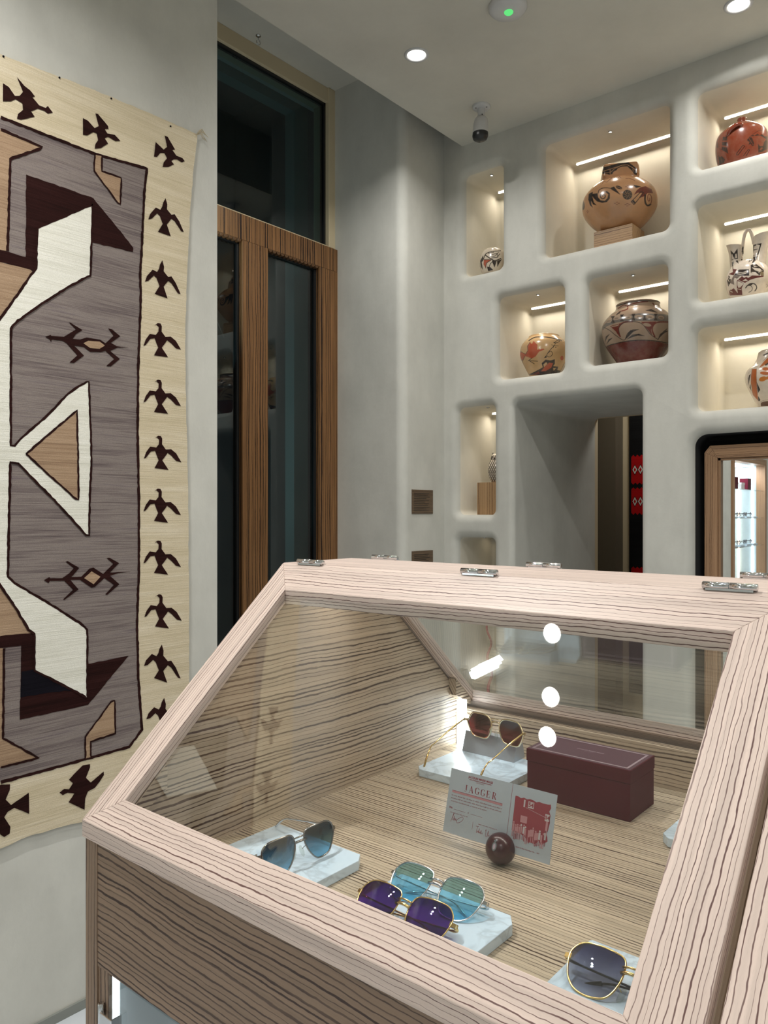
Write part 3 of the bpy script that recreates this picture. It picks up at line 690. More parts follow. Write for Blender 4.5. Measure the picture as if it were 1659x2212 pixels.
# ================================================================== THINGS IN THE CASE
TZ = -.430; SZ = -.418
def slab(x0, y0, lb, w_=.155, d_=.155):
    b = MB(); c = .022
    q = [(x0, y0), (x0 + w_, y0), (x0 + w_, y0 + d_), (x0, y0 + d_)]
    q = [(x0 + .002, y0), (x0 + w_ - .014, y0), (x0 + w_, y0 + .010), (x0 + w_, y0 + d_ - .002), (x0 + w_ - .002, y0 + d_), (x0 + .012, y0 + d_), (x0, y0 + d_ - .010), (x0, y0 + .002)]
    b.prism([(x, y, TZ + .0002) for x, y in q], (0, 0, SZ - TZ), 0)
    return tag(b.build('marble_slab', M['marble'], bevel=.0008), lb, 'marble slab', 'marble slabs under the sunglasses')
slab(1.003, .618, 'white marble slab in the far corner under the gold sunglasses and grey stand')
slab(.552, .618, 'white marble slab under the blue gradient sunglasses with open temples')
slab(.545, .403, 'white marble slab shared by the aqua and the purple sunglasses')
slab(.556, .175, 'white marble slab under the grey gradient sunglasses at the lower right')
slab(.995, .212, 'white marble slab mostly hidden behind the lid frame, right of the maroon box')

# maroon box
bx = thing('eyewear_box', 'long maroon lidded box with silver border on its top, standing in the case', 'box', (1.085, .505, TZ))
b = MB(); b.box(1.041, 1.129, .425, .586, TZ + .0003, TZ + .0525); b.build('box_body', M['maroon'], bx, bevel=.0008)
b = MB(); b.box(1.040, 1.130, .424, .587, TZ + .053, TZ + .072); lidb = b.build('box_lid', M['maroon'], bx, bevel=.001)
b = MB(); zt = TZ + .0722
b.box(1.0415, 1.1285, .4255, .5855, zt - .0004, zt)
b.build('lid_panel', M['maroon_top'], bx)
b = MB(); x0, x1, y0, y1 = 1.0465, 1.1235, .4305, .5805
for wd, o_ in ((.0010, 0), (.0006, .0022)):
    for q in ((x0 + o_, x1 - o_, y0 + o_, y0 + o_ + wd), (x0 + o_, x1 - o_, y1 - o_ - wd, y1 - o_), (x0 + o_, x0 + o_ + wd, y0 + o_, y1 - o_), (x1 - o_ - wd, x1 - o_, y0 + o_, y1 - o_)):
        b.box(q[0], q[1], q[2], q[3], zt, zt + .0002)
for i in range(75):
    y = y0 + .001 + i * .002; b.box(x0 + .0008, x0 + .0022, y, y + .001, zt, zt + .0002); b.box(x1 - .0022, x1 - .0008, y, y + .001, zt, zt + .0002)
for i in range(38):
    x = x0 + .001 + i * .002; b.box(x, x + .001, y0 + .0008, y0 + .0022, zt, zt + .0002)
b.build('foil_border', M['foil'], bx)

def text_mb(mb, s, size, org, ex, ey, mi=0, align='CENTER', shear=0.0, space=1.0, thick=0.0):
    cu = bpy.data.curves.new('text', 'FONT'); cu.body = s; cu.size = size; cu.align_x = align; cu.align_y = 'CENTER'; cu.shear = shear; cu.space_character = space; cu.resolution_u = 3; cu.offset = thick
    ob = bpy.data.objects.new('text', cu); COL.objects.link(ob)
    me = bpy.data.meshes.new_from_object(ob.evaluated_get(bpy.context.evaluated_depsgraph_get()))
    org = np.array(org, float); ex = np.array(ex, float); ey = np.array(ey, float)
    vs = [org + ex * v.co.x + ey * v.co.y for v in me.vertices]
    mb.add(vs, [list(p.vertices) for p in me.polygons], mi)
    bpy.data.objects.remove(ob); bpy.data.curves.remove(cu); bpy.data.meshes.remove(me)
b = MB(); text_mb(b, 'JACQUES MARIE MAGE', .0042, (1.087, .505, zt + .0002), (0, -1, 0), (1, 0, 0), thick=.00008); text_mb(b, 'LOS ANGELES', .0024, (1.082, .505, zt + .0002), (0, -1, 0), (1, 0, 0))
b.build('foil_lettering', M['foil'], bx)

# ball and card
BX, BY = .822, .497; BR = .0185
ball = thing('card_holder', 'dark oxblood ball with small silver crest, holding the printed card', 'card holder', (BX, BY, TZ))
b = MB(); prof = [(BR * math.sin(a), BR * .97 - BR * math.cos(a)) for a in [PI * i / 24 for i in range(25)]]
b.lathe(prof, (BX - .004, BY, TZ + .0006), 48); b.build('ball', M['ball'], ball)
u_ = nrm((-.94, -.06, .50)); ctr = np.array((BX - .004, BY, TZ + BR * .97)) + u_ * (BR * 1.003)
ea = nrm(np.cross((0, 0, 1), u_)); eb = np.cross(u_, ea)
b = MB(); b.poly([ctr + ea * .0030 * math.cos(a) + eb * .0052 * math.sin(a) + u_ * .0003 for a in [2 * PI * i / 20 for i in range(20)]])
b.poly([ctr + eb * .0066 + ea * .0018 * math.cos(a) + eb * .0014 * math.sin(a) + u_ * .0003 for a in [2 * PI * i / 12 for i in range(12)]])
b.poly([ctr + ea * .0016 * math.cos(a) + eb * .0034 * math.sin(a) + u_ * .0005 for a in [2 * PI * i / 16 for i in range(16)]], 1)
b.build('crest', [M['silver'], M['foil']], ball)
# card: 153 x 79 mm, leaning back a little in the slot
C0 = np.array((.820, .5850, -.4135)); EX = np.array((0, -1.0, 0)); EY = nrm((.020, 0, .0765)); CN = nrm(np.cross(EX, EY)); CN = CN if CN[0] < 0 else -CN
CW, CH = .153, .0790
card = thing('product_card', 'folded white card printed in dark red, held upright by the ball', 'card', tuple(C0 + EX * CW / 2))
def cp(u, v, o=.0): return C0 + EX * u + EY * v + CN * o
def CPX(px, py):     # photo pixel to card coordinates
    d = dirv(px, py); n = CN; t = (C0 @ n) / (d @ n); p = d * t - C0; return (float(p @ EX), float(p @ EY))
FOLD = .0925
b = MB(); b.prism([cp(0, 0), cp(FOLD - .0003, 0), cp(FOLD - .0003, CH), cp(0, CH)], -CN * .0005); b.prism([cp(FOLD + .0003, 0), cp(CW, 0), cp(CW, CH), cp(FOLD + .0003, CH)], -CN * .0005)
b.prism([cp(FOLD - .0003, 0, -.0002), cp(FOLD + .0003, 0, -.0002), cp(FOLD + .0003, CH, -.0002), cp(FOLD - .0003, CH, -.0002)], -CN * .0003, 1)
b.build('sheet', [M['card'], M['ink']], card)
b = MB(); o1 = .00015
def crect(u0, u1, v0, v1, mi=0, o=o1): b.poly([cp(u0, v0, o), cp(u1, v0, o), cp(u1, v1, o), cp(u0, v1, o)], mi)
def cstroke(pts, wd, mi=0, o=o1):
    P = [np.array(p, float) for p in pts]
    L, R = [], []
    for i in range(len(P)):
        t = P[min(i + 1, len(P) - 1)] - P[max(i - 1, 0)]; t = t / (np.linalg.norm(t) + 1e-12); nn = np.array([-t[1], t[0]]) * wd / 2
        L.append(P[i] + nn); R.append(P[i] - nn)
    n = len(P); b.add([cp(q[0], q[1], o) for q in L + R], [[i, i + 1, n + i + 1, n + i] for i in range(n - 1)], mi)
uc = .046
# serif capitals built from thick and thin strokes in a unit box 1 high
def glyph(ch, u, v, h):
    S = lambda pts, wd: cstroke([(u + x * h, v + y * h) for x, y in pts], wd * h)
    arc = lambda x, y, rx, ry, a0, a1, n=12: [(x + rx * math.cos(math.radians(a0 + (a1 - a0) * i / n)), y + ry * math.sin(math.radians(a0 + (a1 - a0) * i / n))) for i in range(n + 1)]
    if ch == 'J': S([(.28, 1), (.28, .18)], .17); S([(.1, .98), (.46, .98)], .04); S(arc(.15, .17, .14, .17, 0, -160), .05)
    if ch == 'A': S([(.36, 1.0), (.66, 0)], .17); S([(.36, 1.0), (.06, 0)], .045); S([(.16, .34), (.52, .34)], .04); S([(-.04, .02), (.16, .02)], .04); S([(.52, .02), (.80, .02)], .04)
    if ch == 'G': S(arc(.42, .5, .34, .48, 40, 300), .055); S(arc(.22, .5, .10, .42, 110, 250), .15); S([(.68, .40), (.68, .08)], .14); S([(.5, .40), (.84, .40)], .04); S([(.70, .95), (.70, .70)], .04)
    if ch == 'E': S([(.16, 1), (.16, 0)], .17); S([(.02, .98), (.62, .98), (.62, .78)], .045); S([(.16, .52), (.46, .52)], .04); S([(.46, .62), (.46, .42)], .04); S([(.02, .02), (.64, .02), (.64, .24)], .045)
    if ch == 'R': S([(.16, 1), (.16, 0)], .17); S([(.02, .98), (.3, .98)] + arc(.34, .75, .2, .23, 90, -90), .05); S(arc(.38, .75, .17, .2, 60, -60), .12); S([(.34, .52), (.16, .52)], .04); S([(.36, .52), (.66, 0)], .15); S([(.02, .02), (.3, .02)], .04); S([(.6, .02), (.78, .02)], .04)
uu = .0225
for ch in 'JAGGER':
    glyph(ch, uu + (.0018 if ch == 'J' else 0), .0548, .0082); uu += .0086
text_mb(b, 'JACQUES MARIE MAGE', .0036, cp(uc, .0735, o1), EX, EY, 0, thick=.00012); crect(uc - .0165, uc + .0165, .0703, .0710)
text_mb(b, 'LOS ANGELES', .0019, cp(uc, .0686, o1), EX, EY, 0)
crect(.006, .0815, .0522, .0526); crect(.006, .0815, .0498, .0521, 1)
rr_ = random.Random(3)
for k, ln in enumerate((.0755, .0755, .055)):      # three lines of very small print
    u = .006; v = .0462 - k * .0036
    while u < .006 + ln:
        wl_ = rr_.uniform(.0018, .0065); uu2 = min(u + wl_, .006 + ln)
        x = u
        while x < uu2: crect(x, x + .00032, v - .00045, v + .00045 + rr_.choice((0, 0, .0004)), 0); x += .00062
        u = uu2 + .0011
text_mb(b, 'No', .0036, cp(.0075, .0310, o1), EX, EY, 0, thick=.0001); crect(.0125, .030, .0296, .0299)
text_mb(b, 'of', .0026, cp(.0342, .0302, o1), EX, EY, 0); crect(.038, .0555, .0296, .0299)
for u0, u1, v in ((.0075, .034, .0252), (.051, .078, .0207)):
    x = u0
    while x < u1: crect(x, x + .0004, v - .0004, v + .0005); x += .00075 if int(x * 1000) % 5 else .0016
cstroke([(.043, .0215), (.043, .0125)], .0003)
def sign(pts, ox, oy, s, wd=.00042): cstroke([(ox + p[0] * s, oy + p[1] * s) for p in catmull([(x, y) for x, y in pts], 5, False)], wd)
sign([(0, 0), (.25, .9), (.3, 1.0), (.22, .3), (.35, .35), (.45, .75), (.42, .2), (.55, .5), (.62, .25), (.7, .5), (.78, .2), (.9, .45), (1.3, .75), (1.6, .9), (1.7, .6), (1.3, .2), (.9, .05), (.8, .3)], .010, .0140, .0105)
sign([(0, .95), (.5, 1.0), (.3, .9), (.2, .1), (.45, .4), (.5, .15), (.65, .8), (.6, .15), (.8, .35), (.85, .1), (1.0, .6), (1.0, .1), (1.2, .3), (1.25, .1)], .0480, .0095, .0085)
sign([(0, .8), (.1, 1.0), (.1, .2), (.3, .1), (.5, .95), (.5, .2), (.7, .4), (.8, .15), (.95, .4), (1.0, .1), (1.3, .8), (1.2, .1), (1.0, .5), (1.6, .55)], .0625, .0085, .0085)
# printed picture: ragged red print of a street crowd under a sign
pu0, pu1, pv0, pv1 = .0975, .1475, .0165, .0665
rag = random.Random(8)
pic = [(pu0 + .0005, pv1 - .0006)] + [(pu0 + (pu1 - pu0) * i / 12, pv1 - rag.uniform(0, .0018)) for i in range(1, 12)] + [(pu1 - rag.uniform(0, .003), pv1 - (pv1 - pv0) * i / 12) for i in range(0, 11)] + [(pu1 - .008, pv0 + .002), (pu1 - .012, pv0 + .006), (pu1 - .016, pv0 + .001), (pu1 - .026, pv0 + .0015), (pu1 - .030, pv0 + .006), (pu0 + .012, pv0 + .008), (pu0 + .001, pv0 + .009)]
b.poly([cp(u, v, o1) for u, v in pic], 0)
o2 = .0003
crect(.1165, .1245, .0560, .0635, 2, o2); crect(.1105, .1125, .0555, .0640, 2, o2); crect(.1405, .1462, .0465, .0545, 2, o2)
text_mb(b, '54', .0072, cp(.1205, .0597, .00045), EX, EY, 0, thick=.0002); text_mb(b, '54', .0058, cp(.1436, .0505, .00045), EX, EY, 0, thick=.0002)
crect(.1085, .1175, .0375, .0455, 1, o2); cstroke([(.114, .0555), (.1405, .0505)], .0003, 2, o2); crect(.1425, .1452, .030, .0465, 1, o2)
for i in range(17):          # standing figures
    u = pu0 + .003 + i * .0027 + rag.uniform(-.0006, .0006); hb = .034 + rag.uniform(-.003, .0015); mi = rag.choice((1, 2, 0, 1))
    b.poly([cp(u + .0011 * math.cos(a), hb + .0012 * math.sin(a), o2) for a in [2 * PI * k / 8 for k in range(8)]], rag.choice((0, 1, 2)))
    crect(u - .0013, u + .0013, hb - .0095, hb - .0015, mi, o2)
    for s_ in (-.0008, .0008): crect(u + s_ - .0004, u + s_ + .0004, hb - .0165, hb - .0098, rag.choice((0, 1)), o2)
b.poly([cp(u, v, o2) for u, v in ((pu0 + .001, .026), (pu0 + .009, .026), (pu0 + .013, .0195), (pu0 + .011, .0240 - .0), (pu0 + .001, .0255))], 1)
text_mb(b, 'Studio 54, New York, New York  -  1977', .0019, cp(.1225, .0085, o1), EX, EY, 0, thick=.00005)
b.build('print', [M['ink'], M['ink_lt'], M['ink_gap']], card)

# grey stand in the corner
b = MB(); ys0, ys1 = .660, .764
b.prism([(1.128, ys0, SZ + .0002), (1.165, ys0, SZ + .0002), (1.156, ys0, SZ + .034), (1.140, ys0, SZ + .034)], (0, ys1 - ys0, 0))
tag(b.build('eyewear_stand', M['stand'], bevel=.0006), 'grey trapezoid bar stand propping the gold sunglasses on marble', 'stand')

# ------------------------------------------------------------------ sunglasses
def sunglasses(label, outline, lens_m, rim_m, temple_m, org, ux, uy, uz, folded, tint_rim=.0012, tl=.115, sc=1.0, drop=.028, pads=True, tip_m=None, brow=True, fold_in=.0):
    """local x: width, y: towards the temples, z: up, origin between the lens bottoms"""
    ux, uy, uz, org = nrm(ux), nrm(uy), nrm(uz), np.array(org, float)
    t = thing('sunglasses', label, 'sunglasses', tuple(org))
    G = lambda x, y, z: org + sc * (ux * x + uy * y + uz * z)
    curve = lambda x, z: .0022 * (abs(x) / .06) ** 2 + .0025 * ((abs(x) - .036) / .028) ** 2 + .0015 * ((z - .022) / .022) ** 2
    for sg in (-1, 1):
        ol = catmull([(x, z) for x, z in outline], 6, True)
        pts = [G(sg * x, curve(x, z), z) for x, z in ol]
        fr = MB(); P = pts + [pts[0], pts[1]]; fr.tube(P, tint_rim * sc, 8, 0, False)
        f = fr.build('rim', M[rim_m], t)
        # lens: domed shell with thickness
        cxx = sum(x for x, z in ol) / len(ol); czz = sum(z for x, z in ol) / len(ol)
        lm = MB(); R1, R2 = [], []
        for k in range(5, 0, -1):
            s_ = k / 5.0
            R1.append([G(sg * (cxx + (x - cxx) * s_), curve(cxx + (x - cxx) * s_, czz + (z - czz) * s_) - .0011 * (1 - s_ * s_) , czz + (z - czz) * s_) for x, z in ol])
            R2.append([G(sg * (cxx + (x - cxx) * s_), curve(cxx + (x - cxx) * s_, czz + (z - czz) * s_) - .0011 * (1 - s_ * s_) + .0012, czz + (z - czz) * s_) for x, z in ol])
        lm.rings(R1 + [[G(sg * cxx, curve(cxx, czz) - .0011, czz)] * len(ol)], 0); lm.rings(R2 + [[G(sg * cxx, curve(cxx, czz) + .0001, czz)] * len(ol)], 0); lm.rings([R1[0], R2[0]], 0)
        lm.build('lens', M[lens_m], t, recalc=False)
        xo = max(x for x, z in ol); zh = [z for x, z in ol if x == xo][0]; zh = max(zh, .028)
        # end piece and hinge
        e = MB(); e.prism([G(sg * (xo - .002), curve(xo, zh) - .001, zh + .002), G(sg * (xo + .005), curve(xo, zh) + .001, zh + .0015), G(sg * (xo + .005), curve(xo, zh) + .001, zh - .0025), G(sg * (xo - .002), curve(xo, zh) - .001, zh - .003)], uy * .0035 * sc)
        e.lathe([(0, -.003 * sc), (.0016 * sc, -.003 * sc), (.0016 * sc, .003 * sc), (0, .003 * sc)], G(sg * (xo + .0035), curve(xo, zh) + .006, zh), 10, 0, axis=uz)
        e.build('end_piece', M[rim_m], t)
        # temple
        tm = MB(); hx_, hy_ = sg * (xo + .0035), curve(xo, zh) + .007
        if not folded:
            pp = [G(hx_, hy_, zh), G(hx_ * .99, hy_ + tl * .35, zh - .2 * drop), G(hx_ * .97, hy_ + tl * .7, zh - .45 * drop), G(hx_ * .95, hy_ + tl * .80, zh - .52 * drop), G(hx_ * .92, hy_ + tl * .9, zh - .75 * drop), G(hx_ * .89, hy_ + tl, zh - drop - .004)]
        else:
            o_ = .0035 if sg > 0 else .0
            pp = [G(hx_, hy_, zh), G(hx_ - sg * .006, hy_ + .004 + o_, zh - .001), G(hx_ - sg * tl * .45, hy_ + .004 + o_, zh - .004), G(hx_ - sg * tl * .72, hy_ + .003 + o_, zh - .007), G(hx_ - sg * tl * .84, hy_ + .002 + o_, zh - .012), G(hx_ - sg * tl * .95, hy_ + .001 + o_, zh - .019)]
        cc = catmull(pp, 6, False); rr2 = [(.0016 if i < len(cc) * .2 else .0011 if i < len(cc) * .72 else .0018 if i < len(cc) - 2 else .0012) * sc for i in range(len(cc))]
        tm.tube(cc, rr2, 8); te = tm.build('temple', M[temple_m], t)
        if tip_m:
            q = MB(); n0 = int(len(cc) * .74); q.tube(cc[n0:], .0024 * sc, 8); tt = q.build('temple_tip', M[tip_m]); tt.parent = te
            for v in tt.data.vertices: v.co -= world_loc(t)
        # nose pad on its little arm
        if pads:
            q = MB(); xi = min(x for x, z in ol)
            q.tube([G(sg * (xi + .001), curve(xi, .02), .022), G(sg * (xi + .002), .006, .020), G(sg * (xi - .001), .008, .017)], .0005 * sc, 5); arm = q.build('nose_pad', [M[rim_m], M['acetate']], t)
            q = MB(); c0_ = G(sg * (xi - .0015), .009, .014)
            q.lathe([(0, -.0085 * sc), (.0024 * sc, -.006 * sc), (.0032 * sc, 0), (.0024 * sc, .006 * sc), (0, .0085 * sc)], c0_, 10, 0, axis=nrm(uz * 1.0 - ux * sg * .25)); pd = q.build('pad', M['acetate']); pd.parent = arm
            for v in pd.data.vertices: v.co -= world_loc(t)
    xi = min(x for x, z in outline); q = MB()
    for zz, rr3 in ((.031, .0017), (.0365, .0011)):
        q.tube([G(-xi - .002, .0005, zz), G(-xi * .4, -.0012, zz + .001), G(xi * .4, -.0012, zz + .001), G(xi + .002, .0005, zz)], rr3 * sc, 8)
    q.build('bridge', M[rim_m], t)
    return t
AVI = [(.0085, .026), (.0090, .036), (.0125, .0405), (.0205, .0425), (.047, .0425), (.058, .0375), (.0612, .030), (.0605, .022), (.051, .006), (.043, .0015), (.030, .0005), (.022, .004), (.0135, .014)]
NAV = [(.0078, .036), (.011, .0455), (.021, .0485), (.038, .0495), (.053, .0475), (.0615, .038), (.0615, .026), (.056, .011), (.046, .0025), (.032, .0005), (.0175, .005), (.0092, .020)]
HEX = [(.0085, .026), (.0125, .037), (.021, .0415), (.038, .042), (.050, .040), (.0585, .027), (.0595, .022), (.052, .006), (.046, .0012), (.034, .0002), (.020, .0015), (.0125, .010)]
def lying(a): a = math.radians(a); return (0, -1, 0), (math.cos(a), 0, -math.sin(a)), (math.sin(a), 0, math.cos(a))
def rotz(v, d): a = math.radians(d); v = nrm(v); return np.array([v[0] * math.cos(a) - v[1] * math.sin(a), v[0] * math.sin(a) + v[1] * math.cos(a), v[2]])
#G1
tl_ = math.radians(12)
sunglasses('gold hexagonal sunglasses with brown rose lenses on the grey stand', HEX, 'lens_brown', 'palegold', 'gold', (1.130, .695, -.3885), rotz((0, 1, 0), -6), rotz((-1, 0, 0), -6), rotz((0, 0, 1), 0), False, .0016, .113, .98, .0575)
#G2
sunglasses('gunmetal sunglasses with blue gradient lenses and open temples on marble', AVI, 'lens_blue', 'gunmetal', 'silver', (.6380, .655, -.4155), rotz((1, 0, 0), -3), rotz((0, 1, -.0), -3), (0, .2, 1), False, .0011, .118, .90, .026)
#G3
u, v, w_ = lying(52)
sunglasses('silver-rimmed aqua lens sunglasses lying folded behind the purple pair', NAV, 'lens_teal', 'silver', 'silver', (.648, .487, -.4155), rotz(u, 3), rotz(v, 3), rotz(w_, 3), True, .0010, .118, .90)
#G4
sunglasses('gold-rimmed purple lens sunglasses lying folded nearest the front rail', NAV, 'lens_purple', 'gold', 'gold', (.592, .487, -.4155), rotz(u, 3), rotz(v, 3), rotz(w_, 3), True, .0009, .118, .90)
#G5
u, v, w_ = lying(54)
sunglasses('gold-rimmed grey gradient sunglasses half hidden by the right lid frame', NAV, 'lens_grey', 'gold', 'black_metal', (.6235, .2620, -.4155), rotz(u, 3), rotz(v, 3), rotz(w_, 3), True, .0010, .118, .92, tip_m='dark_acetate')
# ================================================================== POTS
def pip(P, poly):
    x, y = P[:, 0], P[:, 1]; ins = np.zeros(len(P), bool); n = len(poly); j = n - 1
    for i in range(n):
        xi, yi = poly[i]; xj, yj = poly[j]
        c = ((yi > y) != (yj > y)) & (x < (xj - xi) * (y - yi) / ((yj - yi) + 1e-12) + xi); ins ^= c; j = i
    return ins
def near(P, line, wd):
    m = np.zeros(len(P), bool)
    for a, c in zip(line[:-1], line[1:]):
        a = np.array(a, float); c = np.array(c, float); d = c - a; t = np.clip(((P - a) @ d) / (d @ d + 1e-12), 0, 1)
        m |= np.linalg.norm(P - (a + t[:, None] * d), axis=1) < wd / 2
    return m
def paint(o, ctr, base, ops, zoom):
    """painted decoration in the clay's own colour, drawn on the side that faces the shop and repeated on the back"""
    me = o.data; n = len(me.vertices); co = np.empty(n * 3); me.vertices.foreach_get('co', co); co = co.reshape(-1, 3)
    W = co + np.array(world_loc(o.parent) if o.parent else (0, 0, 0)) - np.array([0, 0, H]); c = np.array(ctr, float)
    view = -c[:2] / np.linalg.norm(c[:2]); rel = W[:, :2] - c[:2]; back = (rel @ view) < 0
    Wf = W.copy(); Wf[back, 0] = 2 * c[0] - W[back, 0]; Wf[back, 1] = 2 * c[1] - W[back, 1]
    D = Wf @ FW; px = CX + FPX * (Wf @ RT) / D; py = CY - FPX * Wf[:, 2] / D
    s, ox, oy = zoom
    def mask(op, P):
        if op[0] == 'p': return pip(P, op[2])
        if op[0] == 'l': return near(P, op[3], op[2])
        if op[0] == 's': return near(P, catmull(op[3], 8, False), op[2])
        (cx_, cy_), (rx, ry), an = op[2], op[3], math.radians(op[4] if len(op) > 4 else 0)
        dx = P[:, 0] - cx_; dy = P[:, 1] - cy_; return ((dx * math.cos(an) + dy * math.sin(an)) / rx) ** 2 + ((-dx * math.sin(an) + dy * math.cos(an)) / ry) ** 2 < 1
    col = np.zeros((n, 4))
    for jx, jy in ((-.28, -.1), (.1, -.28), (.28, .1), (-.1, .28)):
        P = np.stack([(px + jx - ox) / s, (py + jy - oy) / s], 1); cc = np.ones((n, 4)); cc[:, :3] = np.array(base)[:3]
        for op in ops: cc[mask(op, P), :3] = np.array(op[1])[:3]
        col += cc / 4
    a = me.color_attributes.new('paint', 'FLOAT_COLOR', 'POINT'); a.data.foreach_set('color', col.ravel())
def pot_mesh(prof, c, nt=360, nv=170, square=None):
    P = catmull(prof, 14, False); L = np.cumsum([0] + [np.linalg.norm(P[i + 1] - P[i]) for i in range(len(P) - 1)]); A = np.array(P)
    ss = np.linspace(0, L[-1], nv); r = np.interp(ss, L, A[:, 0]); z = np.interp(ss, L, A[:, 1]); m = MB(); th = np.linspace(0, 2 * PI, nt, endpoint=False)
    for_r = []
    for rr, zz in zip(r, z):
        k = np.ones(nt)
        if square:
            z0, z1, amt, rot = square; f = min(max((zz - z0) / (z1 - z0), 0), 1) * amt; f = f if zz > z0 else 0
            t2 = th - rot; sq = (np.abs(np.cos(t2)) ** 7 + np.abs(np.sin(t2)) ** 7) ** (-1 / 7.0); k = 1 + f * (sq / 1.09 - 1)
        for_r.append([(c[0] + rr * kk * math.cos(t), c[1] + rr * kk * math.sin(t), zz) for t, kk in zip(th, k)])
    m.rings(for_r, 0, True, True, False); return m
BK = srgb(34, 26, 26)[:3]; MAR = srgb(96, 34, 28)[:3]; ORG = srgb(190, 96, 44)[:3]; CRM = srgb(214, 196, 170)[:3]; TAN = srgb(184, 137, 97)[:3]; GRY = srgb(96, 90, 84)[:3]
# --- N2 jar
c = (3.415, 1.445); fz = 1.191; bz = fz + .088
bk = MB(); 
bk.box(3.335, 3.475, 1.352, 1.532, fz + .0005, bz, 0, (0, 1, 0), 2.2)
tag(bk.build('display_block', M['wood_block'], bevel=.0006), 'long ribbed wood block under the square-necked jar', 'plinth')
t = thing('pottery_jar', 'large tan jar with square neck and black swirls on a wood block', 'jar', (c[0], c[1], bz))
m = pot_mesh([(.045, bz), (.075, bz + .006), (.120, bz + .040), (.158, bz + .090), (.166, bz + .130), (.157, bz + .170), (.126, bz + .205), (.096, bz + .220), (.088, bz + .228), (.087, bz + .256), (.083, bz + .283), (.080, bz + .289), (.073, bz + .283), (.074, bz + .260)], c, 640, 300, (bz + .212, bz + .235, 1.3, .50))
o = m.build('clay_body', M['paint'], t)
ops = [('p', BK, [(505, 270), (700, 215), (940, 150), (1010, 160), (1150, 270), (1150, 385), (1110, 370), (1090, 345), (1060, 300), (990, 232), (900, 235), (830, 262), (800, 300), (750, 325), (735, 360), (690, 378), (600, 352), (505, 380)]),
       ('l', TAN, 9, [(500, 338), (780, 252), (900, 212), (990, 206), (1080, 255), (1150, 308)]), ('l', TAN, 8, [(695, 285), (695, 372)]), ('s', TAN, 6, [(600, 345), (700, 330), (760, 280), (860, 230)]), ('l', TAN, 8, [(1085, 270), (1085, 350)]),
       ('l', MAR, 8, [(560, 520), (590, 490), (640, 500), (720, 430), (730, 445), (800, 440), (860, 405), (880, 425)]), ('l', MAR, 8, [(960, 440), (1020, 435), (1090, 460), (1120, 480)]),
       ('p', BK, [(380, 700), (480, 690), (490, 760), (530, 810), (600, 822), (650, 775), (665, 710), (620, 672), (590, 668), (640, 652), (690, 690), (690, 780), (640, 840), (560, 855), (470, 830), (410, 770)]),
       ('s', BK, 16, [(590, 668), (540, 700), (530, 750), (565, 785), (605, 765), (610, 730), (585, 715), (565, 738)]), ('s', BK, 12, [(490, 690), (505, 640), (560, 605), (640, 598), (720, 610)]),
       ('p', BK, [(700, 600), (760, 575), (810, 640), (875, 720), (780, 665), (720, 630)]), ('p', BK, [(330, 700), (400, 665), (395, 760), (420, 850), (470, 900), (400, 880), (372, 820), (375, 880), (405, 942), (350, 895), (322, 800)]),
       ('e', BK, (845, 592), (58, 26), 20), ('l', TAN, 5, [(800, 575), (890, 612)]), ('e', srgb(52, 44, 38), (990, 715), (82, 84)),
       ('e', BK, (235, 900), (26, 76))]
for a in range(8): q = a * PI / 4; ops.append(('l', TAN, 4, [(990 + 20 * math.cos(q), 715 + 20 * math.sin(q)), (990 + 70 * math.cos(q + .2), 715 + 70 * math.sin(q + .2))]))
for x, y in ((810, 862), (990, 887), (1000, 580), (312, 1005)):
    k = 1 if x > 400 else .35
    for dx, dy in ((-32 * k, 0), (32 * k, 0)): ops.append(('l', MAR, 9, [(x + dx - 14 * k, y + dy), (x + dx + 14 * k, y + dy)]))
    for dy in (-20, 20): ops.append(('l', MAR, 9, [(x - 14 * k, y + dy), (x + 14 * k, y + dy)]))
ops += [('p', MAR, [(1100, 720), (1150, 640), (1210, 590), (1300, 570), (1400, 620), (1430, 690), (1330, 690), (1290, 740), (1230, 760), (1180, 780), (1240, 690), (1170, 680)]), ('l', BK, 13, [(1055, 835), (1225, 660), (1265, 680), (1105, 885), (1055, 835)]), ('p', BK, [(1050, 830), (1085, 800), (1140, 850), (1100, 895)]), ('l', TAN, 6, [(1070, 830), (1110, 880)]),
        ('s', BK, 30, [(1295, 720), (1290, 800), (1305, 870), (1340, 900), (1385, 880)]), ('s', MAR, 12, [(1385, 880), (1405, 800), (1390, 730), (1355, 705), (1335, 750), (1345, 820), (1370, 815), (1372, 775)]), ('p', BK, [(1090, 545), (1230, 575), (1150, 600), (1120, 590)])]
paint(o, (c[0], c[1], 0), TAN, ops, (.12658, 1230, 330))
# --- N4 jar
c = (3.418, 1.360); fz = .659
t = thing('pottery_jar', 'round jar with maroon foot and dark arches below a patterned band', 'jar', (c[0], c[1], fz))
m = pot_mesh([(.055, fz + .001), (.080, fz + .006), (.108, fz + .045), (.142, fz + .100), (.157, fz + .155), (.152, fz + .195), (.125, fz + .230), (.102, fz + .248), (.094, fz + .268), (.096, fz + .276), (.091, fz + .275), (.087, fz + .25)], c, 600, 280)
o = m.build('clay_body', M['paint'], t); CB = srgb(146, 124, 104)[:3]
ops = [('p', MAR, [(380, 735), (410, 715), (470, 695), (560, 678), (700, 670), (800, 680), (880, 700), (920, 1000), (380, 1000)]), ('s', BK, 7, [(385, 730), (430, 705), (560, 676), (700, 668), (820, 680), (900, 700)]),
       ('p', GRY, [(360, 565), (400, 525), (480, 485), (650, 458), (900, 468), (900, 520), (760, 518), (620, 518), (480, 530), (400, 560), (370, 590)])]
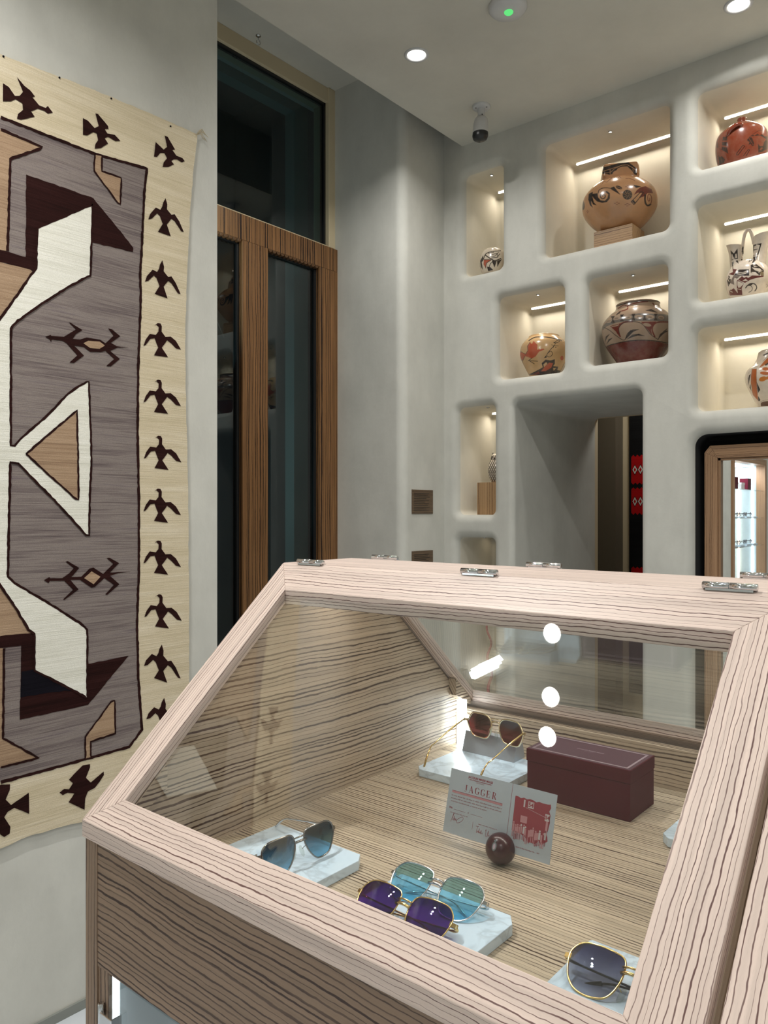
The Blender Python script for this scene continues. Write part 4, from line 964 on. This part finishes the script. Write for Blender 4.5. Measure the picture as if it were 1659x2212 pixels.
for i, (x, y) in enumerate(((415, 517), (475, 495), (565, 488), (650, 486), (738, 486), (825, 492))): ops += [('e', CB, (x, y), (32 if 430 < x < 800 else 24, 15), -12 + i * 4), ('e', srgb(112, 96, 82), (x, y + 2), (17, 6), -12 + i * 4)]
for x, y in ((447, 505), (518, 492), (608, 487), (695, 485), (782, 487)): ops.append(('p', BK, [(x - 16, y - 24), (x + 16, y - 26), (x + 3, y), (x + 16, y + 26), (x - 16, y + 28), (x - 3, y)]))
ops += [('p', MAR, [(425, 558), (520, 533), (500, 560), (488, 600), (502, 645), (470, 600)]), ('s', CB, 8, [(440, 562), (475, 555), (492, 548)]), ('s', MAR, 11, [(505, 640), (488, 590), (500, 550), (540, 528), (600, 522)]), ('s', BK, 5, [(378, 568), (420, 590), (470, 630), (535, 668), (560, 620), (590, 590)]), ('s', BK, 5, [(500, 620), (496, 570), (540, 530), (620, 524), (680, 545), (740, 620), (800, 662)]),
        ('p', BK, [(538, 668), (568, 612), (600, 585), (655, 582), (605, 604), (565, 645)]), ('p', BK, [(552, 664), (600, 625), (650, 618), (702, 636), (640, 632), (590, 648)]), ('p', BK, [(383, 690), (392, 640), (425, 618), (402, 650)]), ('p', BK, [(398, 700), (415, 660), (448, 648), (420, 675)]),
        ('p', MAR, [(668, 525), (790, 522), (758, 550), (745, 590), (755, 630), (718, 585)]), ('e', CB, (715, 548), (32, 13), 10), ('s', MAR, 11, [(775, 640), (755, 590), (765, 550), (800, 528), (880, 526)]), ('s', BK, 5, [(800, 665), (830, 615), (870, 580)]), ('p', BK, [(800, 662), (815, 620), (860, 592), (880, 596), (840, 620)]),
        ('s', MAR, 9, [(500, 445), (560, 425), (570, 395), (640, 375), (720, 365)]), ('s', MAR, 7, [(490, 420), (530, 395), (560, 400)]), ('l', BK, 9, [(470, 405), (560, 375), (660, 360), (790, 362), (830, 375)]), ('p', BK, [(470, 475), (490, 450), (515, 440), (500, 460)]), ('p', BK, [(700, 435), (760, 448), (800, 452), (745, 425)]), ('s', MAR, 9, [(760, 380), (790, 420), (830, 440)])]
paint(o, (c[0], c[1], 0), CB, ops, (.27667, 1200, 550))
# --- N3 bird jar
c = (3.42, 1.832); fz = .648
t = thing('pottery_jar', 'tan jar painted with a red bird, in the small middle niche', 'jar', (c[0], c[1], fz))
m = pot_mesh([(.045, fz + .001), (.062, fz + .008), (.090, fz + .060), (.111, fz + .105), (.116, fz + .135), (.108, fz + .172), (.086, fz + .198), (.076, fz + .206), (.073, fz + .214), (.067, fz + .208), (.066, fz + .19)], c, 480, 220)
o = m.build('clay_body', M['paint'], t); TB = srgb(186, 152, 108)[:3]; BR = srgb(168, 78, 52)[:3]
ops = [('s', BK, 9, [(775, 1752), (830, 1724), (920, 1722), (1000, 1735), (1060, 1752)]),
       ('p', BR, [(693, 1842), (745, 1872), (765, 1840), (762, 1800), (785, 1765), (800, 1785), (815, 1755), (850, 1790), (846, 1832), (900, 1822), (912, 1830), (862, 1850), (832, 1892), (800, 1908), (740, 1888), (718, 1935), (693, 1905)]), ('l', BK, 4, [(693, 1842), (745, 1872), (765, 1840), (762, 1800), (785, 1765)]), ('l', BK, 4, [(740, 1888), (718, 1935), (693, 1905)]),
       ('l', BK, 5, [(800, 1905), (770, 1928), (850, 1932)]), ('l', BK, 5, [(780, 1930), (822, 1955)]), ('e', CRM, (872, 1822), (7, 7)), ('s', BK, 5, [(1050, 1745), (1015, 1755), (1000, 1775), (1040, 1760), (1030, 1745)]), ('s', BK, 5, [(1000, 1790), (955, 1840), (930, 1880), (955, 1895), (980, 1870), (965, 1845), (940, 1862)]),
       ('l', BK, 4, [(970, 1790), (1030, 1800)]), ('l', BK, 4, [(1010, 1770), (985, 1815)]), ('e', BK, (1008, 1810), (5, 5)), ('e', BK, (993, 1770), (5, 5)), ('p', BK, [(905, 1905), (925, 1880), (930, 1900)]), ('e', BR, (1062, 1905), (14, 20)),
       ('p', BK, [(770, 2050), (860, 2005), (895, 1985), (885, 1950), (920, 1918), (960, 1925), (1000, 1915), (1000, 1955), (985, 1975), (1030, 1980), (1020, 2010), (1075, 2020), (1075, 2060)]), ('p', BR, [(880, 2020), (915, 1975), (950, 1945), (985, 1950), (968, 1990), (920, 2018)]), ('p', TB, [(900, 1960), (925, 1940), (935, 1955), (905, 1985)]), ('p', TB, [(985, 1990), (1010, 1992), (990, 2015)]), ('p', MAR, [(800, 2050), (860, 2020), (870, 2045)])]
paint(o, (c[0], c[1], 0), TB, ops, (.24855, 950, 300))
# --- N1 bowl
c = (3.345, 2.078); fz = 1.189
t = thing('pottery_bowl', 'small black and white bowl with orange touches in the narrow top niche', 'bowl', (c[0], c[1], fz))
m = pot_mesh([(.034, fz + .001), (.050, fz + .010), (.064, fz + .045), (.067, fz + .075), (.060, fz + .108), (.044, fz + .128), (.034, fz + .132), (.031, fz + .126)], c, 300, 130)
o = m.build('clay_body', M['paint'], t); WH = srgb(206, 192, 172)[:3]
ops = [('s', BK, 9, [(395, 1010), (440, 1040), (480, 1058), (530, 1040)]), ('l', BK, 5, [(420, 995), (470, 985)]), ('l', BK, 5, [(430, 1010), (500, 995), (500, 1020)]), ('l', BK, 5, [(440, 1022), (480, 1018), (510, 985)]), ('l', BK, 6, [(450, 1035), (500, 1030), (520, 1000)]), ('s', BK, 7, [(380, 1045), (400, 1000), (450, 980), (530, 972)]),
       ('p', BR, [(383, 1050), (445, 1052), (408, 1080), (400, 1125), (380, 1090)]), ('s', BK, 5, [(383, 1050), (445, 1052), (408, 1080), (400, 1125)]), ('p', BK, [(350, 1060), (378, 1010), (378, 1060), (365, 1070), (375, 1140), (355, 1110)]), ('p', BK, [(452, 1058), (495, 1060), (475, 1120)]), ('p', BK, [(498, 1060), (540, 1045), (515, 1085), (500, 1115)]), ('p', BK, [(410, 1110), (440, 1115), (465, 1140), (420, 1150)]), ('s', BK, 6, [(470, 1060), (440, 1085), (430, 1115)])]
paint(o, (c[0], c[1], 0), WH, ops, (.24855, 950, 300))
# --- R1 canteen
c = (3.405, .915); fz = 1.406
t = thing('pottery_canteen', 'glossy red clay canteen with lug handle and black feather designs', 'canteen', (c[0], c[1], fz))
m = pot_mesh([(.040, fz + .001), (.075, fz + .010), (.094, fz + .050), (.101, fz + .105), (.094, fz + .150), (.064, fz + .178), (.036, fz + .194), (.020, fz + .200), (.016, fz + .206), (.018, fz + .218), (.013, fz + .221), (.010, fz + .21)], c, 480, 220)
o = m.build('clay_body', M['paint'], t); RD = srgb(122, 52, 30)[:3]; BRN = srgb(46, 22, 16)[:3]
ops = [('p', BRN, [(300, 775), (435, 770), (432, 885), (285, 890)]), ('p', BRN, [(280, 925), (432, 925), (430, 1050), (270, 1030)]), ('p', BRN, [(268, 1068), (428, 1090), (455, 1270), (262, 1170)]), ('l', BRN, 10, [(200, 880), (180, 1130), (300, 1165), (470, 1290)]), ('p', BRN, [(160, 1310), (215, 1390), (260, 1350), (365, 1455), (330, 1560), (190, 1620)]), ('p', BRN, [(125, 960), (160, 940), (165, 1090), (120, 1110)]),
       ('l', BRN, 22, [(900, 1030), (720, 1270), (715, 1320), (760, 1320), (960, 1055), (900, 1030)]), ('l', BRN, 20, [(1065, 1150), (920, 1340)]), ('l', BRN, 20, [(1105, 1165), (1010, 1340)]), ('l', BRN, 16, [(1060, 1150), (1110, 1170)]), ('p', BRN, [(1030, 860), (1080, 800), (1130, 780), (1180, 800), (1240, 960), (1235, 1040), (1190, 1060), (1140, 990), (1080, 1010), (1060, 1060), (1100, 930), (1035, 890)]), ('l', RD, 14, [(1085, 820), (1210, 1020)]),
       ('s', BRN, 12, [(1090, 790), (1220, 690), (1380, 590), (1500, 590)]), ('p', BRN, [(1130, 770), (1200, 720), (1260, 735), (1340, 680), (1400, 725), (1480, 700), (1560, 760), (1640, 760), (1640, 880), (1560, 820), (1430, 735), (1250, 745)]), ('p', BRN, [(1355, 980), (1420, 1060), (1510, 1050), (1540, 930), (1600, 860), (1640, 900), (1640, 1130), (1480, 1230), (1370, 1250)]), ('p', RD, [(1400, 1160), (1460, 1090), (1510, 1110), (1450, 1180)]), ('l', BRN, 6, [(1010, 1060), (890, 1300)])]
paint(o, (c[0], c[1], 0), RD, ops, (.07173, 1540, 240))
M['red_clay'] = plain('red slip clay', RD + (1,) if isinstance(RD, tuple) else tuple(RD) + (1,), .16, 0, Coat_Weight=.5)
for (px, py, X) in ((1587, 281, 3.312),):
    p = onX(px, py, X); b = MB(); ax1 = nrm((-.12, .98, -.42)); n_ = 20; nn_ = nrm((-.30, -.3, .6))
    ex_ = nrm(np.cross(ax1, (0.5, 0, .8))); ring = [p + .026 * math.cos(a) * ax1 + .018 * math.sin(a) * nrm((-.85, -.35, .75)) for a in [2 * PI * i / n_ for i in range(n_ + 2)]]
    b.tube(ring, .0085, 10, 0, False); b.build('lug_handle', M['red_clay'], t)
# --- R2 wedding vase
c = (3.40, .890); fz = .861
t = thing('wedding_vase', 'white two-spouted vase with arched handle and black and red painting', 'vase', (c[0], c[1], fz))
m = pot_mesh([(.045, fz + .001), (.060, fz + .012), (.079, fz + .055), (.084, fz + .090), (.078, fz + .125), (.062, fz + .150), (.040, fz + .166), (.015, fz + .172), (.001, fz + .173)], c, 560, 240)
lat = nrm((RT[0], RT[1], 0)); lat = nrm((-.12, -1, 0))
def spout(mb, s, zt, off, lean):
    R = []; n = 160
    for k in range(81):
        f = k / 80.0; z = fz + .115 + (zt - fz - .115) * f
        cxs = s * (.042 + .005 * min(f * 2, 1) + lean * f ** 4); rx = .027 - .003 * math.sin(PI * f) + .007 * f ** 3; ry = .036 - .010 * min(f * 2, 1) + .006 * f ** 5
        ctr = np.array([c[0], c[1], 0]) + lat * cxs; dz = lambda a: (.006 * f * s * math.cos(a))
        R.append([ctr + lat * rx * math.cos(a) + np.cross(lat, (0, 0, 1)) * ry * math.sin(a) + np.array([0, 0, z + dz(a)]) for a in [2 * PI * i / n for i in range(n)]])
    R.append([p * 1.0 + (np.array([c[0], c[1], 0]) + lat * s * (.047 + lean) - np.array([p[0], p[1], 0])) * .12 for p in R[-1]])
    ct_ = sum(R[-1]) / len(R[-1]); R.append([ct_ + (p - ct_) * .55 + np.array([0, 0, -.02]) for p in R[-1]])
    mb.rings(R, 0)
spout(m, -1, fz + .245, 0, .005); spout(m, 1, fz + .262, 0, .009)
hz = [(-.024, fz + .205), (-.021, fz + .235), (-.017, fz + .265), (-.010, fz + .290), (0, fz + .298), (.010, fz + .290), (.018, fz + .265), (.024, fz + .235)]
hc = catmull([np.array([c[0], c[1], 0]) + lat * x + np.array([0, 0, z]) for x, z in hz], 6, False)
m.tube(hc, .0062, 14)
o = m.build('clay_body', M['paint'], t); WV = srgb(220, 206, 190)[:3]; MV = srgb(92, 30, 30)[:3]
ops = [('p', BK, [(365, 780), (455, 880), (562, 738), (575, 1030), (480, 1050), (455, 960), (440, 1050), (395, 1075)]), ('p', WV, [(392, 900), (420, 900), (448, 1020), (402, 1055)]), ('p', WV, [(500, 900), (530, 880), (552, 1000), (495, 1015)]), ('p', BK, [(402, 1125), (462, 1100), (440, 1215), (442, 1320), (420, 1320)]), ('p', BK, [(495, 1085), (562, 1065), (598, 1172)]),
       ('p', BK, [(985, 640), (1240, 585), (1205, 720), (1150, 915), (1118, 905), (1190, 640), (1090, 625), (1080, 660), (1040, 665), (1020, 730), (1025, 765), (1130, 745), (1125, 765), (1020, 795), (1005, 865), (975, 865)]), ('l', BK, 14, [(920, 950), (1130, 915)]), ('p', BK, [(905, 990), (1125, 950), (1080, 1060), (1000, 1150), (960, 1165), (1020, 1000), (960, 1080), (870, 1135)]), ('p', WV, [(945, 990), (965, 985), (920, 1090), (890, 1120)]),
       ('p', MV, [(420, 1310), (545, 1325), (500, 1400), (455, 1495), (305, 1460), (430, 1400)]), ('p', BK, [(455, 1500), (540, 1390), (600, 1330), (880, 1320), (900, 1500)]), ('p', WV, [(560, 1400), (690, 1410), (860, 1350), (800, 1400), (690, 1425), (590, 1425)]), ('p', WV, [(545, 1440), (660, 1452), (850, 1400), (790, 1450), (640, 1475), (560, 1468)]), ('l', WV, 16, [(905, 1310), (895, 1490)]), ('p', BK, [(930, 1200), (1060, 1150), (1300, 1340), (1300, 1400), (1240, 1400), (1180, 1500), (930, 1420)]),
       ('p', WV, [(1000, 1190), (1090, 1200), (1010, 1215)]), ('p', WV, [(1000, 1225), (1140, 1240), (1040, 1260)]), ('p', WV, [(960, 1270), (1190, 1300), (1230, 1340), (1190, 1400), (1050, 1350)]), ('p', WV, [(940, 1400), (1060, 1400), (1170, 1490), (1020, 1460)]), ('l', WV, 10, [(1260, 1350), (1150, 1420)]), ('p', srgb(130, 112, 84), [(1180, 1440), (1240, 1380), (1300, 1410), (1300, 1530), (1230, 1510)]),
       ('p', MV, [(575, 1620), (700, 1500), (1000, 1495), (1290, 1510), (1290, 1535), (1130, 1560), (940, 1610), (770, 1705)]), ('p', WV, [(690, 1510), (970, 1500), (860, 1565), (805, 1530), (745, 1565)]), ('p', WV, [(700, 1650), (790, 1590), (850, 1645)]), ('p', srgb(120, 106, 98), [(440, 1510), (640, 1510), (545, 1590), (480, 1560), (455, 1620), (470, 1760), (345, 1710)]), ('p', WV, [(350, 1500), (430, 1500), (400, 1560)]),
       ('p', BK, [(300, 1500), (350, 1520), (330, 1600), (380, 1600), (330, 1800), (300, 1800), (265, 1650)]), ('l', WV, 12, [(310, 1530), (290, 1600), (330, 1680)]), ('p', MV, [(540, 1660), (560, 1620), (740, 1720), (680, 1850), (700, 2050), (340, 2060), (320, 1920), (440, 1870)]), ('p', WV, [(560, 1650), (735, 1725), (640, 1835), (580, 1840), (555, 1750)]), ('p', WV, [(540, 1660), (545, 1850), (570, 1995), (450, 1850)]), ('p', WV, [(315, 1740), (400, 1800), (450, 1810), (400, 1900), (320, 1880)]), ('l', WV, 14, [(340, 1930), (420, 1965)]), ('l', WV, 16, [(550, 1870), (660, 1895)]),
       ('s', BK, 30, [(790, 1845), (840, 1780), (930, 1725), (1030, 1730), (1090, 1790), (1095, 1860), (1050, 1930)]), ('p', BK, [(800, 1820), (900, 1745), (1010, 1720), (930, 1790), (860, 1790)]), ('s', BK, 18, [(930, 1780), (975, 1840), (960, 1920), (880, 1970)]), ('s', BK, 10, [(1380, 1740), (1400, 1790), (1370, 1830)])]
paint(o, (c[0], c[1], 0), WV, ops, (.07687, 1550, 480))
# --- R3 jar
c = (3.405, .795); fz = .414
t = thing('pottery_jar', 'white jar with orange flower petals and bands at the right edge', 'jar', (c[0], c[1], fz))
m = pot_mesh([(.045, fz + .001), (.056, fz + .012), (.080, fz + .060), (.100, fz + .105), (.105, fz + .135), (.097, fz + .162), (.075, fz + .182), (.062, fz + .205), (.055, fz + .232), (.050, fz + .236), (.047, fz + .22)], c, 480, 220)
o = m.build('clay_body', M['paint'], t); WR = srgb(214, 200, 182)[:3]; OR = srgb(176, 92, 40)[:3]
ops = [('p', OR, [(475, 790), (610, 780), (605, 1000), (612, 1250), (660, 1740), (500, 1560), (440, 1200), (445, 1000)]), ('l', BK, 7, [(475, 790), (448, 1000), (442, 1200), (490, 1500)]), ('l', BK, 7, [(612, 780), (605, 1000), (615, 1250), (650, 1560)]), ('p', BK, [(440, 930), (400, 1130), (378, 1270), (358, 1100), (385, 980)]), ('p', BK, [(425, 1220), (440, 1330), (462, 1460), (400, 1340)]),
       ('p', BK, [(618, 1180), (725, 1410), (655, 1510), (640, 1400)]), ('p', BK, [(655, 1590), (730, 1715), (690, 1760), (665, 1740)]), ('l', BK, 4, [(400, 850), (360, 960), (345, 1080)]), ('l', BK, 4, [(430, 850), (400, 930)]),
       ('e', OR, (890, 790), (110, 55), 4), ('e', OR, (860, 915), (145, 52), 4), ('e', srgb(196, 116, 40), (800, 1085), (118, 72), -18), ('p', srgb(196, 116, 40), [(850, 1030), (1000, 1000), (1000, 1080), (880, 1120)]),
       ('p', BK, [(790, 375), (960, 290), (960, 330), (840, 395)]), ('p', OR, [(690, 745), (800, 600), (960, 430), (960, 590), (850, 670), (760, 720)]), ('l', BK, 8, [(800, 560), (960, 400)]), ('p', BK, [(860, 660), (960, 590), (960, 650), (880, 690)]), ('s', BK, 9, [(720, 1780), (820, 1730), (960, 1710)]), ('p', srgb(92, 62, 44), [(740, 1800), (820, 1760), (1000, 1740), (1000, 1900), (740, 1900)])]
paint(o, (c[0], c[1], 0), WR, ops, (.07233, 1590, 740))
# --- N6: block and owl
fz = -.014; bz = .150
b = MB(); b.box(3.34, 3.46, 2.025, 2.168, fz + .0005, bz, 0, (0, 0, 1), 1.2)
tag(b.build('display_block', M['wood_block'], bevel=.0006), 'tall ribbed wood block under the clay owl in the narrow niche', 'plinth')
c = (3.385, 2.078)
t = thing('clay_owl', 'small white clay owl with black netted feathers on a wood block', 'figurine', (c[0], c[1], bz))
m = pot_mesh([(.020, bz + .001), (.030, bz + .005), (.043, bz + .040), (.046, bz + .070), (.040, bz + .098), (.032, bz + .112), (.031, bz + .125), (.024, bz + .140), (.010, bz + .147), (.001, bz + .148)], c, 240, 140)
o = m.build('clay_body', M['paint'], t)
net = []
for i in range(-8, 24):
    x = 800 + i * 18; net += [('l', BK, 5, [(x, 640), (x + 90, 870)]), ('l', BK, 5, [(x + 60, 640), (x - 60, 870)])]
net += [('p', BK, [(855, 690), (850, 655), (880, 632), (890, 650), (870, 690)]), ('s', BK, 6, [(826, 780), (830, 740), (850, 730)])]
paint(o, (c[0], c[1], 0), WH, net, (.24112, 850, 830))
for s_ in (-1, 1):
    b = MB(); p = np.array((c[0] - .006, c[1] + s_ * .016, bz + .135)); b.lathe([(.009, 0), (.006, .010), (0, .018)], p, 12, axis=(0, s_ * .3, 1)); b.build('ear_tuft', M['paint'], t)
b = MB(); b.lathe([(.006, 0), (.004, .006), (0, .013)], (c[0] - .026, c[1] - .004, bz + .122), 10, axis=(-1, -.1, -.5)); b.build('beak', M['dark_acetate'], t)
# --- N7: carved snake stick and striped rod
fz = -1.2
b = MB(); pts = []
for i in range(60):
    f = i / 59; pts.append((3.36 + .012 * math.sin(f * 30), 2.095 + .010 * math.cos(f * 30) + .02 * f, fz + .002 + f * .75))
b.tube(pts, [.010 * (1 - .6 * i / 59) for i in range(60)], 10)
tag(b.build('carved_snake', M['ink']), 'red wavy carved snake standing in the lowest niche, seen through the glass', 'carving')
b = MB()
for i in range(14):
    p0 = np.array((3.35, 2.06, fz)) + np.array((.10, -.03, .82)) * i / 14; p1 = np.array((3.35, 2.06, fz)) + np.array((.10, -.03, .82)) * (i + 1) / 14; b.tube([p0, p1], .006, 10, i % 2)
tag(b.build('striped_rod', [M['rug_black'], M['white']]), 'black and white banded rod leaning in the lowest niche, seen through the glass', 'rod')

# ================================================================== MIRROR
mt = thing('framed_mirror', 'tall mirror in a brown striped wood frame with cut corners, in the dark recess', 'mirror', (3.36, .73, -1.1))
my0, my1, mz0, mz1, fw_, ch = .44, 1.040, -1.099, .2745, .052, .028
def octo(d): return [(my0 + d, mz0 + d + ch), (my0 + d + ch * .8, mz0 + d), (my1 - d - ch * .8, mz0 + d), (my1 - d, mz0 + d + ch), (my1 - d, mz1 - d - ch), (my1 - d - ch * .8, mz1 - d), (my0 + d + ch * .8, mz1 - d), (my0 + d, mz1 - d - ch)]
b = MB(); XF = 3.325
A_ = octo(0); B_ = [(my0 + fw_, mz0 + fw_), (my0 + fw_, mz0 + fw_), (my1 - fw_, mz0 + fw_), (my1 - fw_, mz0 + fw_), (my1 - fw_, mz1 - fw_), (my1 - fw_, mz1 - fw_), (my0 + fw_, mz1 - fw_), (my0 + fw_, mz1 - fw_)]
for i in range(8):
    j = (i + 1) % 8; d = nrm((0, A_[j][0] - A_[i][0], A_[j][1] - A_[i][1])); q = [(XF, *A_[i]), (XF, *A_[j]), (XF, *B_[j])] + ([(XF, *B_[i])] if B_[i] != B_[j] else [])
    b.prism(q, (.05, 0, 0), 0, d, i * .77)
b.build('mirror_frame', M['wood_mirror'], mt, bevel=.0015)
b = MB(); C_ = [(my0 + fw_, my1 - fw_, mz1 - fw_ - .010, mz1 - fw_), (my0 + fw_, my1 - fw_, mz0 + fw_, mz0 + fw_ + .010)]
for q in C_: b.box(XF + .010, XF + .03, q[0], q[1], q[2], q[3], 0, (0, 1, 0), 3)
for y0, y1 in ((my0 + fw_, my0 + fw_ + .010), (my1 - fw_ - .010, my1 - fw_)): b.box(XF + .010, XF + .03, y0, y1, mz0 + fw_, mz1 - fw_, 0, (0, 0, 1), 4)
b.build('inner_moulding', M['wood_mirror'], mt)
b = MB(); b.box(XF + .026, XF + .034, my0 + fw_ - .004, my1 - fw_ + .004, mz0 + fw_ - .004, mz1 - fw_ + .004); b.build('mirror_glass', M['mirror'], mt)

# ================================================================== LIT WALL SHOWCASE (seen in the mirror)
vx0, vx1, vy0, vz0, vz1 = -2.349, -1.121, 2.18, -1.399, .559
vt = thing('wall_showcase', 'lit glass showcase in a striped wood frame, reflected in the mirror', 'showcase', ((vx0 + vx1) / 2, 2.4, vz0))
VB = 2.599
b = MB(); t_ = .06
for q, L in (((vx0, vx0 + t_, vz0, vz1), (0, 0, 1)), ((vx1 - t_, vx1, vz0, vz1), (0, 0, 1)), ((vx0 + t_, vx1 - t_, vz1 - t_, vz1), (1, 0, 0)), ((vx0 + t_, vx1 - t_, vz0, vz0 + t_), (1, 0, 0))):
    b.box(q[0], q[1], vy0, vy0 + .09, q[2], q[3], 0, L, 2.0)
b.build('frame', M['wood_mirror'], vt)
b = MB(); b.box(vx0 + t_, vx1 - t_, VB - .012, VB - .002, vz0 + t_, vz1 - t_); b.box(vx0 + .01, vx0 + t_, vy0 + .0905, VB, vz0 + t_, vz1 - t_); b.box(vx1 - t_, vx1 - .01, vy0 + .0905, VB, vz0 + t_, vz1 - t_); b.box(vx0 + .01, vx1 - .01, vy0 + .0905, VB, vz1 - t_, vz1 - .01); b.box(vx0 + .01, vx1 - .01, vy0 + .0905, VB, vz0 + .01, vz0 + t_); b.build('back_panel', M['white_panel'], vt)
for z in (.225, -.064, -.35, -.65, -.95):
    b = MB(); b.box(vx0 + t_, vx1 - t_, vy0 + .02, VB - .012, z - .004, z + .004); b.build('glass_shelf', M['glass'], vt)
for x in (-1.20, -1.36, -1.62, -1.88, -2.12, -2.27):
    b = MB(); b.box(x - .007, x + .007, VB - .030, VB - .014, vz0 + t_, vz1 - t_); b.build('light_bar', M['led_warm'] if x in (-1.62, -2.12) else M['led_cool'], vt)
for y in (2.30, 2.44):
    b = MB(); b.box(vx0 + t_, vx0 + t_ + .014, y, y + .014, vz0 + t_, vz1 - t_); b.build('light_bar', M['led_warm'] if y > 2.4 else M['led_cool'], vt)
area('showcase_light', ((vx0 + vx1) / 2, vy0 + .2, vz1 - t_ - .01), ((vx0 + vx1) / 2, vy0 + .2, -1), 1.0, .2, 14, COOL, vt)
for z in (.229, -.060, -.346):
    for k, x in enumerate((-1.42, -1.66, -1.90, -2.14)):
        if z == .229:
            b = MB(); b.box(x - .06, x + .06, vy0 + .12, vy0 + .20, z + .0003, z + .075 + (.05 if k % 2 else 0)); b.box(x - .062, x + .062, vy0 + .118, vy0 + .202, z + .055, z + .078 + (.05 if k % 2 else 0))
            tag(b.build('eyewear_box', M['maroon'] if k % 2 else M['white']), ('maroon' if k % 2 else 'white') + ' box on the top shelf of the reflected showcase', 'box', 'maroon boxes in the reflected showcase' if k % 2 else 'white boxes in the reflected showcase')
            continue
        b = MB(); b.box(x - .075, x + .075, vy0 + .06, vy0 + .21, z + .0003, z + .012)
        tag(b.build('marble_slab', M['marble']), 'marble slab on the shelves of the reflected showcase', 'marble slab', 'marble slabs in the reflected showcase')
        b = MB()
        for s_ in (-1, 1): b.tube([(x + s_ * (.035 + .024 * math.cos(a)), vy0 + .10, z + .036 + .021 * math.sin(a)) for a in [2 * PI * i / 14 for i in range(16)]], .0022, 6, 0, False); b.tube([(x + s_ * .060, vy0 + .10, z + .045), (x + s_ * .058, vy0 + .17, z + .038), (x + s_ * .055, vy0 + .20, z + .016)], .002, 6)
        b.tube([(x - .011, vy0 + .10, z + .042), (x + .011, vy0 + .10, z + .042)], .002, 6)
        for s_ in (-1, 1): b.poly([(x + s_ * .035 + .023 * math.cos(a), vy0 + .10, z + .036 + .020 * math.sin(a)) for a in [2 * PI * i / 14 for i in range(14)]], 1)
        tag(b.build('sunglasses', [M['black_metal'], M['lens_grey']]), 'dark sunglasses on the shelves of the reflected showcase', 'sunglasses', 'sunglasses in the reflected showcase')
